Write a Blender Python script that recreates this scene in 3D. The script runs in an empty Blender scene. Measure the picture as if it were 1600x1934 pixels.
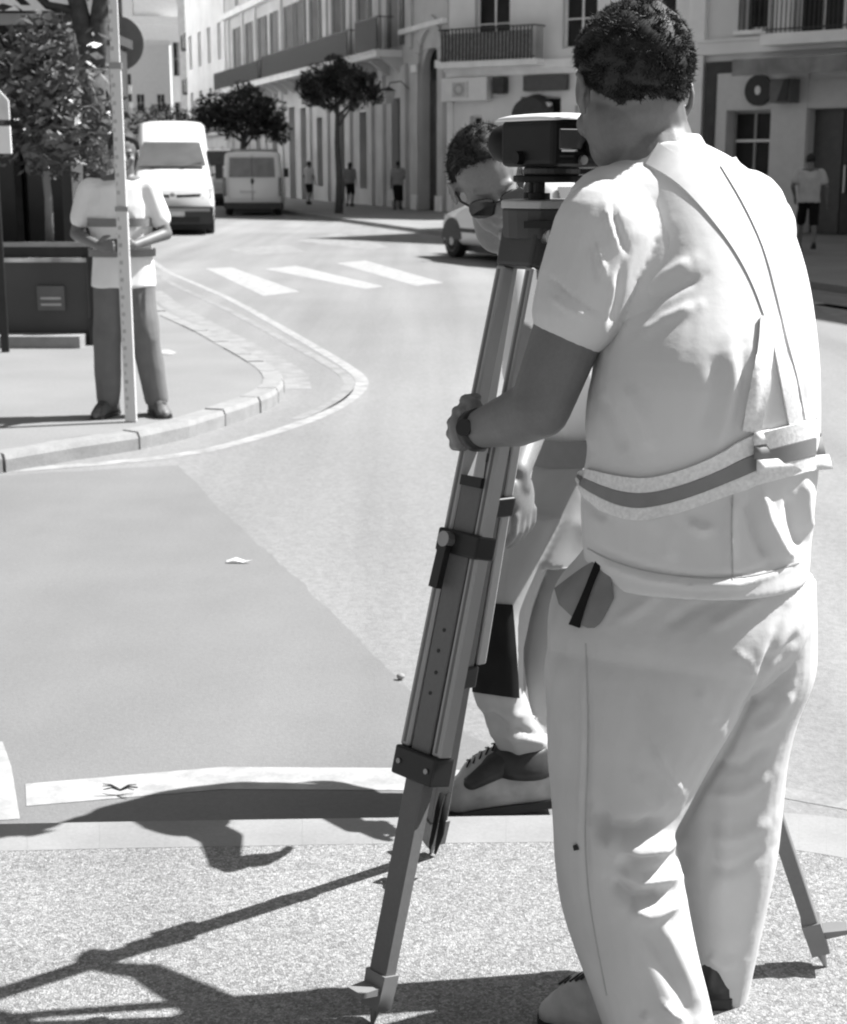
import bpy, bmesh, math, random
import numpy as np
from mathutils import Vector, Matrix, noise
from mathutils.bvhtree import BVHTree

random.seed(7)
SC = bpy.context.scene
COL = SC.collection
PI = math.pi

# ------------------------------------------------------------------ camera, sky, sun, exposure
FPX = 2860.0
PITCH = math.atan(655 / FPX)
CP, SP = math.cos(PITCH), math.sin(PITCH)
CAMZ = 1.5
cam_d = bpy.data.cameras.new('camera')
cam = bpy.data.objects.new('camera', cam_d)
COL.objects.link(cam)
SC.camera = cam
cam.location = (0, 0, CAMZ)
cam.rotation_euler = (PI / 2 - PITCH, 0, 0)
cam_d.sensor_fit = 'VERTICAL'
cam_d.sensor_height = 36
cam_d.lens = FPX / 1934 * 36
cam_d.clip_start = 0.05
cam_d.clip_end = 2000
cam_d.dof.use_dof = True
cam_d.dof.focus_distance = 2.7
cam_d.dof.aperture_fstop = 10

SUN_EL, SUN_AZ = 51.5, 74.0
world = bpy.data.worlds.new('World')
SC.world = world
world.use_nodes = True
wn = world.node_tree
wn.nodes.clear()
sky = wn.nodes.new('ShaderNodeTexSky')
sky.sky_type = 'NISHITA'
sky.sun_disc = False
sky.sun_elevation = math.radians(SUN_EL)
sky.sun_rotation = math.radians(SUN_AZ)
sky.dust_density = 2.0
bw = wn.nodes.new('ShaderNodeRGBToBW')
bg = wn.nodes.new('ShaderNodeBackground')
bg.inputs['Strength'].default_value = 0.06
wo = wn.nodes.new('ShaderNodeOutputWorld')
wn.links.new(sky.outputs[0], bw.inputs[0])
wn.links.new(bw.outputs[0], bg.inputs[0])
wn.links.new(bg.outputs[0], wo.inputs[0])

sun_d = bpy.data.lights.new('sun', 'SUN')
sun = bpy.data.objects.new('sun', sun_d)
COL.objects.link(sun)
sun_d.energy = 5.0
sun_d.angle = math.radians(0.5)
sun_d.color = (1, 1, 1)
el, az = math.radians(SUN_EL), math.radians(SUN_AZ)
SUNV = Vector((math.sin(az) * math.cos(el), math.cos(az) * math.cos(el), math.sin(el)))
sun.rotation_euler = SUNV.to_track_quat('Z', 'Y').to_euler()

SC.view_settings.view_transform = 'Standard'
SC.view_settings.look = 'None'
SC.view_settings.gamma = 1
SC.view_settings.use_curve_mapping = False
SC.view_settings.exposure = 1.16
SC.cycles.pixel_filter_type = 'BLACKMAN_HARRIS'
SC.cycles.filter_width = 2.1


# ------------------------------------------------------------------ survey helpers (pixels of the photo to points of the place)
def ray(px, py):
    u = (px - 800) / FPX
    v = (967 - py) / FPX
    return Vector((u, CP + v * SP, -SP + v * CP))


def G(px, py, z=0.0):
    d = ray(px, py)
    t = (z - CAMZ) / d.z
    return Vector((d.x * t, d.y * t, z))


def P(px, py, Y):
    d = ray(px, py)
    t = Y / d.y
    return Vector((d.x * t, Y, CAMZ + d.z * t))


def project(V):
    V = np.asarray(V, dtype=float)
    dz = V[:, 2] - CAMZ
    depth = V[:, 1] * CP - dz * SP
    up = V[:, 1] * SP + dz * CP
    return 800 + FPX * V[:, 0] / depth, 967 - FPX * up / depth


def ang_vp(vx):
    d = Vector((vx - 800, FPX / CP))
    d.normalize()
    return math.atan2(-d.y, -d.x)


# ------------------------------------------------------------------ materials (the photograph is black and white: all greys)
MATS = {}


def mat(name, v, rough=0.75, var=0.12, scale=6.0, bump=0.0, bscale=None, metal=0.0, spec=0.4,
        v2=None, streak=0.0, speck=0.0, speck_scale=60, detail=5, coat=0.0):
    if name in MATS:
        return MATS[name]
    m = bpy.data.materials.new(name)
    m.use_nodes = True
    nt = m.node_tree
    b = nt.nodes['Principled BSDF']
    b.inputs['Roughness'].default_value = rough
    b.inputs['Metallic'].default_value = metal
    b.inputs['Specular IOR Level'].default_value = spec
    b.inputs['Coat Weight'].default_value = coat
    tc = nt.nodes.new('ShaderNodeTexCoord')
    n = nt.nodes.new('ShaderNodeTexNoise')
    n.inputs['Scale'].default_value = scale
    n.inputs['Detail'].default_value = detail
    nt.links.new(tc.outputs['Object'], n.inputs['Vector'])
    r = nt.nodes.new('ShaderNodeMapRange')
    r.inputs['From Min'].default_value = 0.3
    r.inputs['From Max'].default_value = 0.7
    lo, hi = (v * (1 - var), v * (1 + var)) if v2 is None else (v, v2)
    r.inputs['To Min'].default_value = lo
    r.inputs['To Max'].default_value = hi
    nt.links.new(n.outputs['Fac'], r.inputs['Value'])
    out = r.outputs['Result']
    if speck:
        n3 = nt.nodes.new('ShaderNodeTexNoise')
        n3.inputs['Scale'].default_value = speck_scale
        n3.inputs['Detail'].default_value = 3
        n3.inputs['Roughness'].default_value = 0.8
        nt.links.new(tc.outputs['Object'], n3.inputs['Vector'])
        r3 = nt.nodes.new('ShaderNodeMapRange')
        r3.inputs['From Min'].default_value = 0.3
        r3.inputs['From Max'].default_value = 0.7
        r3.inputs['To Min'].default_value = 1 - speck
        r3.inputs['To Max'].default_value = 1 + speck
        nt.links.new(n3.outputs['Fac'], r3.inputs['Value'])
        mu = nt.nodes.new('ShaderNodeMath')
        mu.operation = 'MULTIPLY'
        nt.links.new(out, mu.inputs[0])
        nt.links.new(r3.outputs['Result'], mu.inputs[1])
        out = mu.outputs[0]
    if streak:
        mp = nt.nodes.new('ShaderNodeMapping')
        mp.inputs['Rotation'].default_value = (0, 0, math.radians(-18))
        mp.inputs['Scale'].default_value = (2.2, 0.10, 1)
        nt.links.new(tc.outputs['Object'], mp.inputs['Vector'])
        prev = out
        for sc_, am, seed_ in ((0.9, streak, 0.0), (0.16, streak * 0.8, 31.0)):
            n4 = nt.nodes.new('ShaderNodeTexNoise')
            n4.inputs['Scale'].default_value = sc_
            n4.inputs['Detail'].default_value = 6
            nt.links.new((mp if sc_ == 0.9 else tc).outputs[0 if sc_ == 0.9 else 'Object'], n4.inputs['Vector'])
            r4 = nt.nodes.new('ShaderNodeMapRange')
            r4.inputs['From Min'].default_value = 0.32
            r4.inputs['From Max'].default_value = 0.68
            r4.inputs['To Min'].default_value = 1 - am
            r4.inputs['To Max'].default_value = 1 + am
            nt.links.new(n4.outputs['Fac'], r4.inputs['Value'])
            mu4 = nt.nodes.new('ShaderNodeMath')
            mu4.operation = 'MULTIPLY'
            nt.links.new(prev, mu4.inputs[0])
            nt.links.new(r4.outputs['Result'], mu4.inputs[1])
            prev = mu4.outputs[0]
        out = prev
    cc = nt.nodes.new('ShaderNodeCombineColor')
    for i in range(3):
        nt.links.new(out, cc.inputs[i])
    nt.links.new(cc.outputs[0], b.inputs['Base Color'])
    if bump:
        n2 = nt.nodes.new('ShaderNodeTexNoise')
        n2.inputs['Scale'].default_value = bscale or scale * 4
        n2.inputs['Detail'].default_value = 6
        nt.links.new(tc.outputs['Object'], n2.inputs['Vector'])
        bp = nt.nodes.new('ShaderNodeBump')
        bp.inputs['Strength'].default_value = 0.6
        bp.inputs['Distance'].default_value = bump
        nt.links.new(n2.outputs['Fac'], bp.inputs['Height'])
        nt.links.new(bp.outputs[0], b.inputs['Normal'])
    MATS[name] = m
    return m


def pebble_mat(name, lo, hi, scale):
    m = bpy.data.materials.new(name)
    m.use_nodes = True
    nt = m.node_tree
    b = nt.nodes['Principled BSDF']
    b.inputs['Roughness'].default_value = 0.85
    tc = nt.nodes.new('ShaderNodeTexCoord')
    vo = nt.nodes.new('ShaderNodeTexVoronoi')
    vo.inputs['Scale'].default_value = scale
    vo.inputs['Randomness'].default_value = 1
    # warp so that the pebbles are not a regular cell pattern
    nz = nt.nodes.new('ShaderNodeTexNoise')
    nz.inputs['Scale'].default_value = scale * 0.6
    ad = nt.nodes.new('ShaderNodeVectorMath')
    ad.operation = 'MULTIPLY_ADD'
    ad.inputs[1].default_value = (0.02, 0.02, 0.02)
    nt.links.new(tc.outputs['Object'], nz.inputs['Vector'])
    nt.links.new(nz.outputs['Color'], ad.inputs[0])
    nt.links.new(tc.outputs['Object'], ad.inputs[2])
    nt.links.new(ad.outputs[0], vo.inputs['Vector'])
    sep = nt.nodes.new('ShaderNodeSeparateColor')
    nt.links.new(vo.outputs['Color'], sep.inputs[0])
    rr = nt.nodes.new('ShaderNodeMapRange')
    rr.inputs['To Min'].default_value = lo
    rr.inputs['To Max'].default_value = hi
    nt.links.new(sep.outputs[0], rr.inputs['Value'])
    edge = nt.nodes.new('ShaderNodeMapRange')
    edge.inputs['From Min'].default_value = 0.25
    edge.inputs['From Max'].default_value = 0.75
    edge.inputs['To Min'].default_value = 1.12
    edge.inputs['To Max'].default_value = 0.72
    nt.links.new(vo.outputs['Distance'], edge.inputs['Value'])
    n2 = nt.nodes.new('ShaderNodeTexNoise')
    n2.inputs['Scale'].default_value = 2.3
    n2.inputs['Detail'].default_value = 4
    nt.links.new(tc.outputs['Object'], n2.inputs['Vector'])
    r2 = nt.nodes.new('ShaderNodeMapRange')
    r2.inputs['From Min'].default_value = 0.3
    r2.inputs['From Max'].default_value = 0.7
    r2.inputs['To Min'].default_value = 0.86
    r2.inputs['To Max'].default_value = 1.12
    nt.links.new(n2.outputs['Fac'], r2.inputs['Value'])
    m1 = nt.nodes.new('ShaderNodeMath'); m1.operation = 'MULTIPLY'
    m2 = nt.nodes.new('ShaderNodeMath'); m2.operation = 'MULTIPLY'
    nt.links.new(rr.outputs[0], m1.inputs[0]); nt.links.new(edge.outputs[0], m1.inputs[1])
    nt.links.new(m1.outputs[0], m2.inputs[0]); nt.links.new(r2.outputs[0], m2.inputs[1])
    cc = nt.nodes.new('ShaderNodeCombineColor')
    for i in range(3):
        nt.links.new(m2.outputs[0], cc.inputs[i])
    nt.links.new(cc.outputs[0], b.inputs['Base Color'])
    bp = nt.nodes.new('ShaderNodeBump')
    bp.invert = True
    bp.inputs['Strength'].default_value = 0.7
    bp.inputs['Distance'].default_value = 0.004
    nt.links.new(vo.outputs['Distance'], bp.inputs['Height'])
    nt.links.new(bp.outputs[0], b.inputs['Normal'])
    return m


# ------------------------------------------------------------------ mesh building
def thing(name, label, cat, loc=(0, 0, 0), rotz=0.0, group=None):
    o = bpy.data.objects.new(name, None)
    COL.objects.link(o)
    o.empty_display_size = 0.1
    o.location = loc
    o.rotation_euler = (0, 0, rotz)
    o['label'] = label
    o['category'] = cat
    if group:
        o['group'] = group
    return o


def tag(o, label=None, cat=None, group=None, kind=None):
    if label: o['label'] = label
    if cat: o['category'] = cat
    if group: o['group'] = group
    if kind: o['kind'] = kind
    return o


def link_mesh(name, me, m, parent=None):
    o = bpy.data.objects.new(name, me)
    COL.objects.link(o)
    if m is not None:
        me.materials.clear()
        me.materials.append(m)
    if parent is not None:
        o.parent = parent
    return o


class MB:
    def __init__(s):
        s.v = []
        s.f = []

    def add(s, vs, fs):
        k = len(s.v)
        s.v += [Vector(v) for v in vs]
        s.f += [tuple(i + k for i in f) for f in fs]
        return s

    def box(s, x0, x1, y0, y1, z0, z1):
        vs = [(x, y, z) for z in (z0, z1) for y in (y0, y1) for x in (x0, x1)]
        return s.add(vs, [(0, 2, 3, 1), (4, 5, 7, 6), (0, 1, 5, 4), (2, 6, 7, 3), (0, 4, 6, 2), (1, 3, 7, 5)])

    def obox(s, c, ax, ay, az):
        """box about c with half-axis vectors"""
        c, ax, ay, az = Vector(c), Vector(ax), Vector(ay), Vector(az)
        vs = [c + ax * i + ay * j + az * k for k in (-1, 1) for j in (-1, 1) for i in (-1, 1)]
        return s.add(vs, [(0, 2, 3, 1), (4, 5, 7, 6), (0, 1, 5, 4), (2, 6, 7, 3), (0, 4, 6, 2), (1, 3, 7, 5)])

    def bar(s, p0, p1, wdir, w0, d0, w1=None, d1=None):
        """rectangular bar from p0 to p1; wdir = direction of the width"""
        p0, p1 = Vector(p0), Vector(p1)
        a = (p1 - p0).normalized()
        w = (Vector(wdir) - a * a.dot(Vector(wdir))).normalized()
        d = a.cross(w)
        w1 = w0 if w1 is None else w1
        d1 = d0 if d1 is None else d1
        vs = []
        for p, ww, dd in ((p0, w0, d0), (p1, w1, d1)):
            vs += [p - w * ww / 2 - d * dd / 2, p + w * ww / 2 - d * dd / 2, p + w * ww / 2 + d * dd / 2, p - w * ww / 2 + d * dd / 2]
        return s.add(vs, [(3, 2, 1, 0), (4, 5, 6, 7), (0, 1, 5, 4), (1, 2, 6, 5), (2, 3, 7, 6), (3, 0, 4, 7)])

    def rings(s, rings, cap=True):
        n = len(rings[0])
        k = len(s.v)
        for r in rings:
            s.v += [Vector(p) for p in r]
        for i in range(len(rings) - 1):
            for j in range(n):
                a, b = k + i * n + j, k + i * n + (j + 1) % n
                s.f.append((a, b, b + n, a + n))
        if cap:
            s.f.append(tuple(k + j for j in reversed(range(n))))
            s.f.append(tuple(k + (len(rings) - 1) * n + j for j in range(n)))
        return s

    def tube(s, p0, p1, r0, r1=None, n=12):
        p0, p1 = Vector(p0), Vector(p1)
        r1 = r0 if r1 is None else r1
        a = (p1 - p0).normalized()
        u = a.orthogonal().normalized()
        w = a.cross(u)
        return s.rings([[p + (u * math.cos(t) + w * math.sin(t)) * r for t in [2 * PI * i / n for i in range(n)]] for p, r in ((p0, r0), (p1, r1))])

    def path(s, pts, r, n=8):
        pts = [Vector(p) for p in pts]
        rs = r if isinstance(r, (list, tuple)) else [r] * len(pts)
        rings = []
        u = None
        for i, p in enumerate(pts):
            a = (pts[min(i + 1, len(pts) - 1)] - pts[max(i - 1, 0)]).normalized()
            if u is None:
                u = a.orthogonal().normalized()
            u = (u - a * u.dot(a)).normalized()
            w = a.cross(u)
            rings.append([p + (u * math.cos(t) + w * math.sin(t)) * rs[i] for t in [2 * PI * j / n for j in range(n)]])
        return s.rings(rings)

    def ell(s, c, ax, ay, az, n=16, m=10):
        c, ax, ay, az = Vector(c), Vector(ax), Vector(ay), Vector(az)
        k = len(s.v)
        s.v.append(c - az)
        for i in range(1, m):
            t = -PI / 2 + PI * i / m
            for j in range(n):
                q = 2 * PI * j / n
                s.v.append(c + (ax * math.cos(q) + ay * math.sin(q)) * math.cos(t) + az * math.sin(t))
        s.v.append(c + az)
        for j in range(n):
            s.f.append((k, k + 1 + (j + 1) % n, k + 1 + j))
            for i in range(m - 2):
                a = k + 1 + i * n
                s.f.append((a + j, a + (j + 1) % n, a + n + (j + 1) % n, a + n + j))
            a = k + 1 + (m - 2) * n
            s.f.append((a + j, a + (j + 1) % n, len(s.v) - 1))
        return s

    def sph(s, c, r, n=14, m=8):
        return s.ell(c, (r, 0, 0), (0, r, 0), (0, 0, r), n, m)

    def cap(s, p0, r0, p1, r1, n=16):
        """round cone"""
        p0, p1 = Vector(p0), Vector(p1)
        s.sph(p0, r0, n, 10)
        s.sph(p1, r1, n, 10)
        return s.tube(p0, p1, r0, r1, n)

    def chain(s, pts, rs, n=16):
        for i in range(len(pts) - 1):
            s.cap(pts[i], rs[i], pts[i + 1], rs[i + 1], n)
        return s

    def mesh(s, name, smooth=False):
        me = bpy.data.meshes.new(name)
        me.from_pydata([tuple(v) for v in s.v], [], s.f)
        me.validate()
        if smooth:
            me.polygons.foreach_set('use_smooth', [True] * len(me.polygons))
        return me

    def build(s, name, m, parent=None, smooth=False):
        return link_mesh(name, s.mesh(name, smooth), m, parent)


def bevelled(o, w=0.01, seg=2):
    md = o.modifiers.new('bevel', 'BEVEL')
    md.width = w
    md.segments = seg
    md.limit_method = 'ANGLE'
    md.angle_limit = math.radians(35)
    return o


def sheet(name, pts, z, m, lab=None, cat=None, parent=None, kind=None, thick=0):
    """flat polygon lying on the ground"""
    bm = bmesh.new()
    vs = [bm.verts.new((p[0], p[1], z)) for p in pts]
    f = bm.faces.new(vs)
    if f.normal.z < 0:
        f.normal_flip()
    bm.normal_update()
    if f.normal.z < 0:
        bmesh.ops.reverse_faces(bm, faces=[f])
    if thick:
        r = bmesh.ops.extrude_face_region(bm, geom=[f])
        vv = [g for g in r['geom'] if isinstance(g, bmesh.types.BMVert)]
        bmesh.ops.translate(bm, verts=vv, vec=(0, 0, -thick))
        bmesh.ops.recalc_face_normals(bm, faces=bm.faces)
    bmesh.ops.triangulate(bm, faces=[g for g in bm.faces if len(g.verts) > 4])
    me = bpy.data.meshes.new(name)
    bm.to_mesh(me)
    bm.free()
    o = link_mesh(name, me, m, parent)
    return tag(o, lab, cat, kind=kind)


def smooth_poly(pts, it=2):
    pts = [Vector((p[0], p[1])) for p in pts]
    for _ in range(it):
        q = [pts[0]]
        for a, b in zip(pts[:-1], pts[1:]):
            q += [a * 0.75 + b * 0.25, a * 0.25 + b * 0.75]
        q.append(pts[-1])
        pts = q
    return pts


def strip_pts(line, w):
    """two offset rows along a 2d line"""
    L, R = [], []
    for i, p in enumerate(line):
        a = (line[min(i + 1, len(line) - 1)] - line[max(i - 1, 0)]).normalized()
        n = Vector((-a.y, a.x))
        L.append(p + n * w / 2)
        R.append(p - n * w / 2)
    return L, R


def strip(name, line, w, z, m, kind='structure'):
    L, R = strip_pts(line, w)
    mb = MB()
    k = len(line)
    mb.add([(p.x, p.y, z) for p in L] + [(p.x, p.y, z) for p in R], [(i, k + i, k + i + 1, i + 1) for i in range(k - 1)])
    return tag(mb.build(name, m), kind=kind)

# ------------------------------------------------------------------ material palette
ROAD = mat('road_asphalt', 0.20, 0.85, 0.08, 0.35, bump=0.004, bscale=90, streak=0.13, speck=0.20, speck_scale=45)
PATCH = mat('patched_asphalt', 0.168, 0.85, 0.05, 3, bump=0.002, bscale=120, streak=0.07, speck=0.09, speck_scale=60)
PAINT = mat('road_paint', 0.25, 0.7, v2=0.38, scale=14, speck=0.1, speck_scale=90)
PAINT_OLD = mat('worn_road_paint', 0.18, 0.8, v2=0.27, scale=7, speck=0.2, speck_scale=50)
PEBBLE = pebble_mat('exposed_pebble_concrete', 0.15, 0.37, 185)
NKERB = mat('near_kerb_stone', 0.23, 0.8, 0.14, 4, bump=0.001, bscale=60, speck=0.08, speck_scale=90)
KERBM = mat('kerb_stone', 0.25, 0.8, 0.12, 9, bump=0.002, bscale=60, speck=0.12, speck_scale=70)
ISLE = mat('island_paving', 0.205, 0.85, 0.08, 1.3, bump=0.002, bscale=70, speck=0.12, speck_scale=50)
FARPAVE = mat('far_paving', 0.22, 0.85, 0.15, 0.8, speck=0.1, speck_scale=20)
WALL_A = mat('long_facade_render', 0.55, 0.9, 0.14, 0.7, bump=0.004, bscale=8)
WALL_B = mat('pale_facade_render', 0.78, 0.9, 0.10, 0.8, bump=0.003, bscale=8)
WALL_C = mat('shop_facade_render', 0.70, 0.9, 0.08, 0.9, bump=0.003, bscale=8)
TRIM = mat('pale_stone_trim', 0.84, 0.85, 0.1, 2)
DARK = mat('dark_paint', 0.035, 0.5, 0.3, 4)
DARKWOOD = mat('dark_wood', 0.05, 0.6, 0.35, 5)
GLASS = mat('window_glass', 0.022, 0.45, 0.5, 1.5, spec=0.15)
IRON = mat('black_iron', 0.03, 0.5, 0.2, 9)
GREYPANEL = mat('grey_panel', 0.33, 0.6, 0.06, 2)
WHITE = mat('white_paint', 0.78, 0.45, 0.04, 3)
BLACK = mat('black_plastic', 0.018, 0.45, 0.2, 12)
RUBBER = mat('tyre_rubber', 0.025, 0.8, 0.2, 20)
LEAF = mat('leaf', 0.032, 0.5, 0.55, 3.0, spec=0.35)
LEAF_P = mat('pale_leaf', 0.10, 0.4, 0.6, 6.0, spec=0.6)
BARK = mat('bark', 0.07, 0.9, 0.4, 12, bump=0.01, bscale=30)
SKIN = mat('skin', 0.145, 0.5, 0.10, 14, speck=0.07, speck_scale=170, bump=0.0004, bscale=200, spec=0.45)
SKIN_L = mat('fair_skin', 0.18, 0.5, 0.12, 14, speck=0.09, speck_scale=170, bump=0.0004, bscale=200, spec=0.45)
HAIR = mat('dark_hair', 0.022, 0.62, 0.5, 60, spec=0.3)
CLOTH = mat('white_cotton', 0.60, 0.9, 0.03, 8, bump=0.0035, bscale=20, spec=0.15)
VESTM = mat('pale_vest_fabric', 0.60, 0.85, 0.03, 8, bump=0.0030, bscale=18, spec=0.15)
BAND_W = mat('pale_band_edging', 0.62, 0.7, v2=0.80, scale=160, bump=0.0008, bscale=200)
BAND_G = mat('grey_reflective_or_shade', 0.19, 0.55, 0.05, 40, spec=0.5)
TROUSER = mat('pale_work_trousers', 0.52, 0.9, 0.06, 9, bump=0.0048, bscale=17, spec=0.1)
TROUSER_D = mat('dark_trousers', 0.16, 0.9, 0.10, 9, bump=0.002, bscale=16, spec=0.1)
BLACKCLOTH = mat('black_cloth', 0.012, 0.85, 0.2, 20, spec=0.15)
LEATHER = mat('black_leather', 0.03, 0.4, 0.3, 25, bump=0.001, bscale=60)
LEATHER_P = mat('worn_pale_leather', 0.40, 0.55, 0.25, 18, bump=0.0015, bscale=60)

# ------------------------------------------------------------------ ground, road, pavements
RZ = -0.10
o = MB().add([(-400, -60, RZ), (400, -60, RZ), (400, 900, RZ), (-400, 900, RZ)], [(0, 1, 2, 3)]).build('road', ROAD)
tag(o, kind='structure')

# darker patch of relaid asphalt in the foreground
pp = [G(x, y, RZ) for x, y in [(-300, 925), (0, 898), (200, 886), (330, 880), (352, 893), (400, 945), (455, 1003), (520, 1055), (600, 1130), (690, 1215),
                               (762, 1288), (800, 1325), (880, 1390), (1010, 1440), (1100, 1470), (1100, 1580), (-300, 1600)]]
pj = []
for a, b in zip(pp, pp[1:] + pp[:1]):
    for i in range(12):
        q = a.lerp(b, i / 12)
        pj.append(q + Vector((noise.noise(q * 3.0), noise.noise(q * 3.0 + Vector((5, 0, 0))), 0)) * .022 + Vector((noise.noise(q * 14), noise.noise(q * 14 + Vector((5, 0, 0))), 0)) * .012)
sheet('asphalt_patch', pj, RZ + 0.0012, PATCH, kind='structure')

# far pavement along the shops: front edge on the kerb line
k0, k1 = G(1600, 560, RZ), G(540, 405, RZ)
kd = (k1 - k0).normalized()
kA = k0 - kd * 25
kB = k0 + kd * 110
kn = Vector((-kd.y, kd.x, 0))
if kn.x < 0: kn = -kn
sheet('far_pavement', [kA + kn * .16, kB + kn * .16, kB + kn * 60, kA + kn * 60], 0.0, FARPAVE, kind='structure', thick=0.3)
kerb = thing('far_kerb', 'long pale kerb of the far pavement running along the shops', 'kerb', (0, 0, 0))
n = 0
L = (kB - kA).length
st = MB().box(0, 0.97, 0, 0.158, -0.25, 0.006).mesh('kerb_stone')
st.materials.append(KERBM)
for i in range(int(80)):
    q = kA + kd * (i + 6)
    ko = bpy.data.objects.new('kerb_stone', st)
    COL.objects.link(ko)
    ko.parent = kerb
    ko.location = q + (kn * 0.158 if False else Vector((0, 0, 0)))
    ko.rotation_euler = (0, 0, math.atan2(kd.y, kd.x))
    if Vector((-kd.y, kd.x, 0)).dot(kn) < 0:
        ko.location = q + kn * 0.158

# near pavement: pebbled concrete with a smooth kerb
kl = smooth_poly([G(x, y) for x, y in [(-700, 1572), (0, 1556), (500, 1548), (1040, 1540), (1300, 1535), (1480, 1532), (1700, 1560), (2300, 1700)]], 2)
kb = smooth_poly([G(x, y) for x, y in [(-700, 1630), (0, 1607), (500, 1597), (1040, 1590), (1300, 1590), (1480, 1600), (1700, 1640), (2300, 1790)]], 2)
pv = [Vector((p.x, p.y)) for p in kb] + [Vector((8, -8)), Vector((-8, -8))]
sheet('near_pavement', pv, 0.0, PEBBLE, kind='structure', thick=0.25)
nk = thing('near_kerb', 'smooth pale kerb edging the pebbled near pavement', 'kerb')
for i in range(0, len(kl) - 1):
    a, b, c, d = kl[i], kl[i + 1], kb[i + 1], kb[i]
    seg = max(1, int(round((b - a).length / 1.6)))
    for j in range(seg):
        t0, t1 = j / seg + 0.0008, (j + 1) / seg - 0.0008
        A, B, C, D = a.lerp(b, t0), a.lerp(b, t1), d.lerp(c, t1), d.lerp(c, t0)
        zt = 0.0006
        mb = MB().add([(A.x, A.y, -.3), (B.x, B.y, -.3), (C.x, C.y, -.3), (D.x, D.y, -.3), (A.x, A.y, zt), (B.x, B.y, zt), (C.x, C.y, zt), (D.x, D.y, zt)],
                      [(0, 3, 2, 1), (4, 5, 6, 7), (0, 1, 5, 4), (1, 2, 6, 5), (2, 3, 7, 6), (3, 0, 4, 7)])
        mb.build('kerb_stone', NKERB, nk)

# corner island on the left
isl = [G(x, y) for x, y in [(-700, 935), (-300, 893), (0, 860), (90, 846), (160, 832), (240, 822), (330, 805), (420, 778), (480, 758), (525, 738), (541, 718), (527, 697), (485, 672), (440, 648), (400, 626), (350, 604), (310, 586), (280, 560), (262, 530), (255, 500), (240, 470), (225, 440), (205, 400)]]
isl = smooth_poly(isl, 1)
inner_l, inner_r = strip_pts(isl, 0.30)
cen = Vector((-5.0, 10.5))
inner = [a if (a - cen).length < (b - cen).length else b for a, b in zip(inner_l, inner_r)]
# keep inner edge consistently on one side
side = sum(1 if a is l else 0 for a, l in zip(inner, inner_l)) > len(inner) / 2
inner = inner_l if side else inner_r
outer = isl
sheet('island_pavement', [(p.x, p.y) for p in inner] + [(-14, 40), (-20, 7)], 0.0, ISLE, kind='structure', thick=0.25)
ik = thing('island_kerb', 'chipped kerbstones curving round the corner island under the man with the staff', 'kerb')
# walk along the outer edge placing stones about 0.7 m long
pts = [Vector((p.x, p.y)) for p in outer]
pin = [Vector((p.x, p.y)) for p in inner]
acc = [0]
for a, b in zip(pts[:-1], pts[1:]):
    acc.append(acc[-1] + (b - a).length)


def along(arr, s):
    for i in range(len(acc) - 1):
        if acc[i + 1] >= s:
            t = (s - acc[i]) / max(1e-6, acc[i + 1] - acc[i])
            return arr[i].lerp(arr[i + 1], t)
    return arr[-1]


s = 0.0
while s < acc[-1] - 0.1:
    ln = random.uniform(0.42, 0.62) if 3 < s < 12 else 0.9
    e = min(s + ln - 0.018, acc[-1])
    m_ = (s + e) / 2
    zt = 0.003 + random.uniform(-0.004, 0.006)
    cols = []
    for q in (s, m_, e):
        A, D = along(pts, q), along(pin, q)
        w = (D - A)
        A = A + w * random.uniform(0.0, 0.05)
        cols.append([(A.x, A.y, -.3), (A.x, A.y, zt - .03), (A.x + w.x * .1, A.y + w.y * .1, zt), (D.x, D.y, zt), (D.x, D.y, -.3)])
    MB().rings(cols).build('kerb_stone', KERBM, ik)
    s += ln

# painted lines
def px_line(pts, z=RZ, it=2):
    return smooth_poly([G(x, y, z) for x, y in pts], it)

strip('corner_line', px_line([(-400, 930), (0, 890), (180, 877), (330, 863), (450, 838), (600, 790), (672, 748), (690, 718), (650, 688), (560, 635), (450, 572), (380, 540), (310, 512), (262, 470), (235, 430)]), 0.10, RZ + 0.0014, mat('fading_line_paint', 0.21, 0.75, v2=0.36, scale=9, speck=0.15, speck_scale=60))
strip('inner_corner_line', px_line([(560, 792), (625, 765), (655, 742), (662, 718), (630, 692), (560, 655), (470, 605), (400, 570), (320, 535), (280, 505), (255, 470)]), 0.09, RZ + 0.0014, PAINT_OLD)
strip('kerb_side_line', px_line([(560, 735), (556, 705), (500, 672), (440, 640), (380, 608), (330, 582), (290, 550)]), 0.22, RZ + 0.0014, PAINT_OLD)
zeb = [[(388, 507), (438, 505), (566, 551), (498, 559)], [(500, 508), (560, 502), (725, 541), (690, 546)], [(636, 497), (690, 492), (838, 534), (786, 540)], [(560, 455), (640, 440), (735, 466), (700, 472)],
       [(430, 470), (540, 462), (580, 476), (470, 482)]]
for i, z in enumerate(zeb):
    sheet('crossing_bar', [G(x, y, RZ) for x, y in z], RZ + 0.0014, PAINT if i in (0, 1, 2) else PAINT_OLD, kind='structure')
sheet('parking_line', [G(x, y, RZ) for x, y in [(48, 1482), (420, 1450), (760, 1452), (1040, 1462), (1040, 1500), (760, 1494), (420, 1492), (50, 1524)]], RZ + 0.0026, PAINT, kind='structure')
sheet('parking_line_end', [G(x, y, RZ) for x, y in [(-200, 1400), (5, 1402), (22, 1450), (38, 1548), (-200, 1565)]], RZ + 0.0026, PAINT, kind='structure')
strip('edge_line', [Vector((p.x, p.y)) for p in (k0 - kn * .9 - kd * 4, k0 - kn * .9 + kd * 9)], 0.22, RZ + 0.0014, PAINT)
strip('lane_line', [Vector((p.x, p.y)) for p in (G(805, 493, RZ), G(920, 512, RZ), G(1100, 545, RZ))], 0.15, RZ + 0.0014, PAINT_OLD)
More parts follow.
